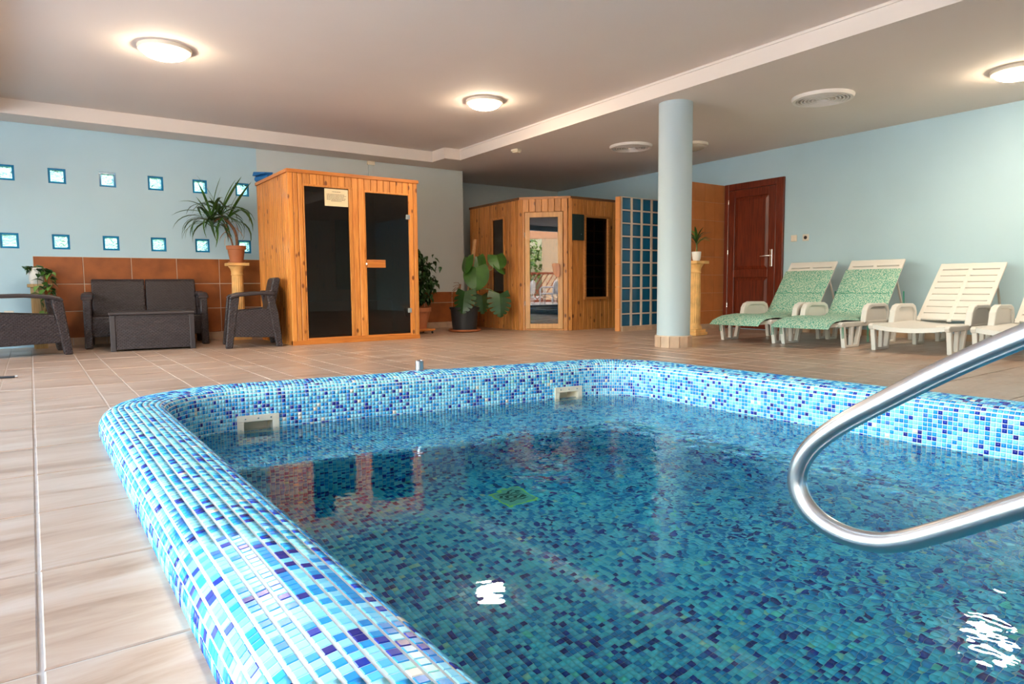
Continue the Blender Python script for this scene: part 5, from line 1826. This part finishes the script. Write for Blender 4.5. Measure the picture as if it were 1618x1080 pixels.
def cushion(label, loc, rz, bp, LB, zlift=0.024):
    c = thing('lounger_cushion', label, 'cushion', loc, rz)
    th = 0.032
    line = [(-0.17, ZS - 0.045), (-0.12, ZS - 0.005), (-0.03, ZS + zlift), (0.15, ZS + zlift + 0.012), (0.35, ZS + zlift), (0.6, ZS + zlift - 0.006), (0.76, ZS + zlift), (BACK0 - 0.06, ZS + zlift + 0.01)]
    u = 0.06
    while u < LB - 0.06:
        line.append(bp(u, 0.022))
        u += 0.085
    m_ = 10
    vs, fs = [], []
    N_ = len(line)
    for i, (x, z) in enumerate(line):
        x0, z0_ = line[max(0, i - 1)]
        x1, z1_ = line[min(N_ - 1, i + 1)]
        L_ = math.hypot(x1 - x0, z1_ - z0_)
        nx, nz = -(z1_ - z0_) / L_, (x1 - x0) / L_
        puff = 0.004 if i in (0, N_ - 1) else th
        for j in range(m_ + 1):
            v = j / m_ * 2 - 1
            e = (1 - abs(v) ** 6)
            hw = LW - 0.035
            droop = 0.0
            if i == 0:
                xx = x - 0.03 * (1 - v * v)
            else:
                xx = x
            vs.append((xx + nx * puff * e, v * hw, z + nz * puff * e + droop * (1 if i < 8 else 0)))
        for j in range(m_ + 1):
            v = j / m_ * 2 - 1
            droop = 0.0
            xx = x - 0.03 * (1 - v * v) if i == 0 else x
            vs.append((xx, v * (LW - 0.035), z - 0.001 + droop * (1 if i < 8 else 0)))
    S = 2 * (m_ + 1)
    for i in range(N_ - 1):
        for j in range(m_):
            a_ = i * S + j
            fs.append((a_, a_ + 1, a_ + 1 + S, a_ + S))
            b_ = i * S + m_ + 1 + j
            fs.append((b_, b_ + S, b_ + 1 + S, b_ + 1))
        for j, k in ((0, m_ + 1), (m_, S - 1)):
            fs.append((i * S + j, i * S + k, (i + 1) * S + k, (i + 1) * S + j))
    for i in (0, N_ - 1):
        for j in range(m_):
            fs.append((i * S + j, i * S + j + 1, i * S + m_ + 2 + j, i * S + m_ + 1 + j))
    pad = MB().add(vs, fs).build('pad', M_FABRIC, c, smooth=True)
    for x, y, L_ in ((0.02, LW - 0.02, 0.13), (0.52, -LW + 0.005, 0.20), (1.30, -LW + 0.01, 0.22), (0.02, -LW + 0.005, 0.14)):
        z = ZS + 0.0 if x < 1 else ZS + 0.30
        for d in (0.0, 0.018):
            MB().add([(x + d, y, z), (x + d + 0.008, y - 0.004, z), (x + d * 1.6 + 0.012, y - 0.006, z - L_), (x + d * 1.6 + 0.002, y - 0.004, z - L_)], [(0, 1, 2, 3)]).build('tie_ribbon', M_GREENRIB, c)
    # quilting seam
    sm = [bp(0.30, 0.022 + th + 0.001)]
    MB().tube([(sm[0][0], -LW + 0.05, sm[0][1]), (sm[0][0], LW - 0.05, sm[0][1])], 0.003, 6).build('seam', M_GREENRIB, c)
    return c
LNG = [((6.23, 4.395, 0), R(1.0), 52, 'white plastic sun lounger with a green cushion, next to the dark red door'),
       ((6.26, 3.665, 0), R(1.0), 52, 'white plastic sun lounger with a green cushion, beside the bare loungers'),
       ((6.28, 2.75, 0), R(1.5), 45, 'bare white plastic sun lounger beside a green-cushioned one'),
       ((6.36, 1.95, 0), R(1.5), 45, 'bare white plastic sun lounger at the end of the row away from the door')]
for k, (loc, rz, bd, lab) in enumerate(LNG):
    t, bp, LB = lounger(lab, loc, rz, bd, 'sun loungers along the blue wall')
    if k < 2:
        cushion(['green patterned cushion on the lounger next to the dark red door', 'green patterned cushion on the lounger beside the bare loungers'][k], loc, rz, bp, LB)

# ------------------------------------------------------------------ terrace seen in the sauna door's glass
ch = thing('terrace_chair', 'white plastic armchair out on the paved terrace', 'chair', (0, 0, -0.06), 0, 'white chairs on the terrace')
for sx in (-0.24, 0.24):
    for sy in (-0.22, 0.22):
        MB().tube([(sx * 1.1, sy * 1.1, 0), (sx, sy, 0.42)], 0.02, 8).build('leg', M_WPLAST, ch)
    MB().tube(smooth_pts([(sx * 1.1, -0.22, 0.40), (sx * 1.1, -0.22, 0.64), (sx * 1.1, 0.0, 0.66), (sx * 1.05, 0.24, 0.64)], 1), 0.02, 8).build('armrest', M_WPLAST, ch)
MB().box(-0.25, -0.25, 0.40, 0.25, 0.24, 0.43).build('seat', M_WPLAST, ch, bevel=0.01)
b = MB()
for k in range(5):
    x = -0.2 + 0.1 * k
    b.tube([(x, 0.24, 0.42), (x * 1.05, 0.30, 0.84)], 0.018, 8)
b.tube(smooth_pts([(-0.25, 0.25, 0.42), (-0.26, 0.30, 0.78), (-0.1, 0.31, 0.88), (0.1, 0.31, 0.88), (0.26, 0.30, 0.78), (0.25, 0.25, 0.42)], 2), 0.02, 8)
b.build('backrest', M_WPLAST, ch)
spots = []
q = random.Random(4)
for r_ in range(2):
    for k in range(7):
        spots.append((-5.0 - 1.2 * r_ - 0.85 * (k - 3) * 0.625 + q.uniform(-.05, .05), -1.45 - 0.95 * r_ + 0.85 * (k - 3) * 0.78, R(51) + q.uniform(-.2, .2)))
for k, (x, y, a) in enumerate(spots):
    o = ch if k == 0 else copy_tree(ch)
    o.location = (x, y, -0.06)
    o.rotation_euler = (0, 0, a + R(180))
nrm = Vector((-0.78, -0.625, 0))
tan = Vector((-0.625, 0.78, 0))
def out_box(name, label, cat, dist, u0, u1, z0, z1, m, th=0.2):
    c = Vector((5.9, 7.37, 0)) + nrm * dist
    o = MB().box(u0, 0, z0, u1, th, z1).build(name, m, loc=tuple(c), rz=math.atan2(tan.y, tan.x))
    return tag(o, label, cat)
M_RENDER = mat('beige_render', (0.62, 0.46, 0.30), 0.9, var=0.05, vscale=1)
M_PEACH = mat('peach_render', (0.80, 0.42, 0.24), 0.9)
out_box('garden_wall', 'tall beige rendered wall across the terrace', 'wall', 22.5, -3.6, 0.2, -0.06, 4.2, M_RENDER)
cpy = out_box('awning_beam', 'peach rendered beam spanning the terrace', 'beam', 16.5, -5.0, 5.0, 2.45, 2.95, M_PEACH)
lat = thing('lattice_fence', 'red brown timber lattice fence on the terrace', 'fence', tuple(Vector((5.9, 7.37, -0.06)) + nrm * 19.5), math.atan2(tan.y, tan.x))
M_RED = mat('red_brown_stain', (0.28, 0.07, 0.03), 0.7)
for s in (-1, 1):
    for k in range(16):
        x = 0.15 + 0.22 * k
        MB().hexa([(x, 0.02 * s, 0.1), (x + 0.05, 0.02 * s, 0.1), (x + 0.05, 0.02 * s + 0.015, 0.1), (x, 0.02 * s + 0.015, 0.1),
                   (x + 0.7 * s, 0.02 * s, 1.2), (x + 0.05 + 0.7 * s, 0.02 * s, 1.2), (x + 0.05 + 0.7 * s, 0.02 * s + 0.015, 1.2), (x + 0.7 * s, 0.02 * s + 0.015, 1.2)]).build('lattice_slat', M_RED, lat)
MB().box(-0.6, -0.04, 1.2, 4.4, 0.05, 1.28).box(-0.6, -0.04, 0.0, 4.4, 0.05, 0.1).build('rail', M_RED, lat)
tr = thing('garden_tree', 'leafy green garden tree behind the lattice fence', 'tree', tuple(Vector((5.9, 7.37, -0.06)) + nrm * 25 + tan * 2.0))
MB().tube([(0, 0, 0), (0.05, 0, 1.2), (-0.1, 0.1, 2.4)], [0.14, 0.11, 0.06], 8).build('trunk', M_STEM, tr)
V0 = np.array(heart_leaf(0.20, 0.07, 0.3, 5).v)
allv, allf = [], []
for k in range(2600):
    p = np.array([q.gauss(0, 1.0), q.gauss(0, 0.8), 2.0 + q.gauss(0, 0.75)])
    if p[2] < 0.4:
        continue
    scatter_leaf(p, q.uniform(0, 6.28), q.uniform(-1.2, .4), q.uniform(-.8, .8), q.uniform(.7, 1.3))
o = link('crown', MB().add(allv, allf).mesh('crown', M_LEAFB), tr)
o['kind'] = 'stuff'

# thin dark rod lying on the floor by the armchair
t = thing('metal_rod', 'thin dark metal rod lying on the floor near the armchair', 'rod', (-0.32, 5.95, 0.0), R(-8))
MB().tube([(-0.2, 0, 0.008), (0.2, 0, 0.008)], 0.008, 8).build('rod', M_BLKPOT, t, smooth=True)
MB().tube([(0.2, 0, 0.010), (0.215, 0, 0.010)], 0.011, 8).build('end_cap', M_CHROME, t, smooth=True)
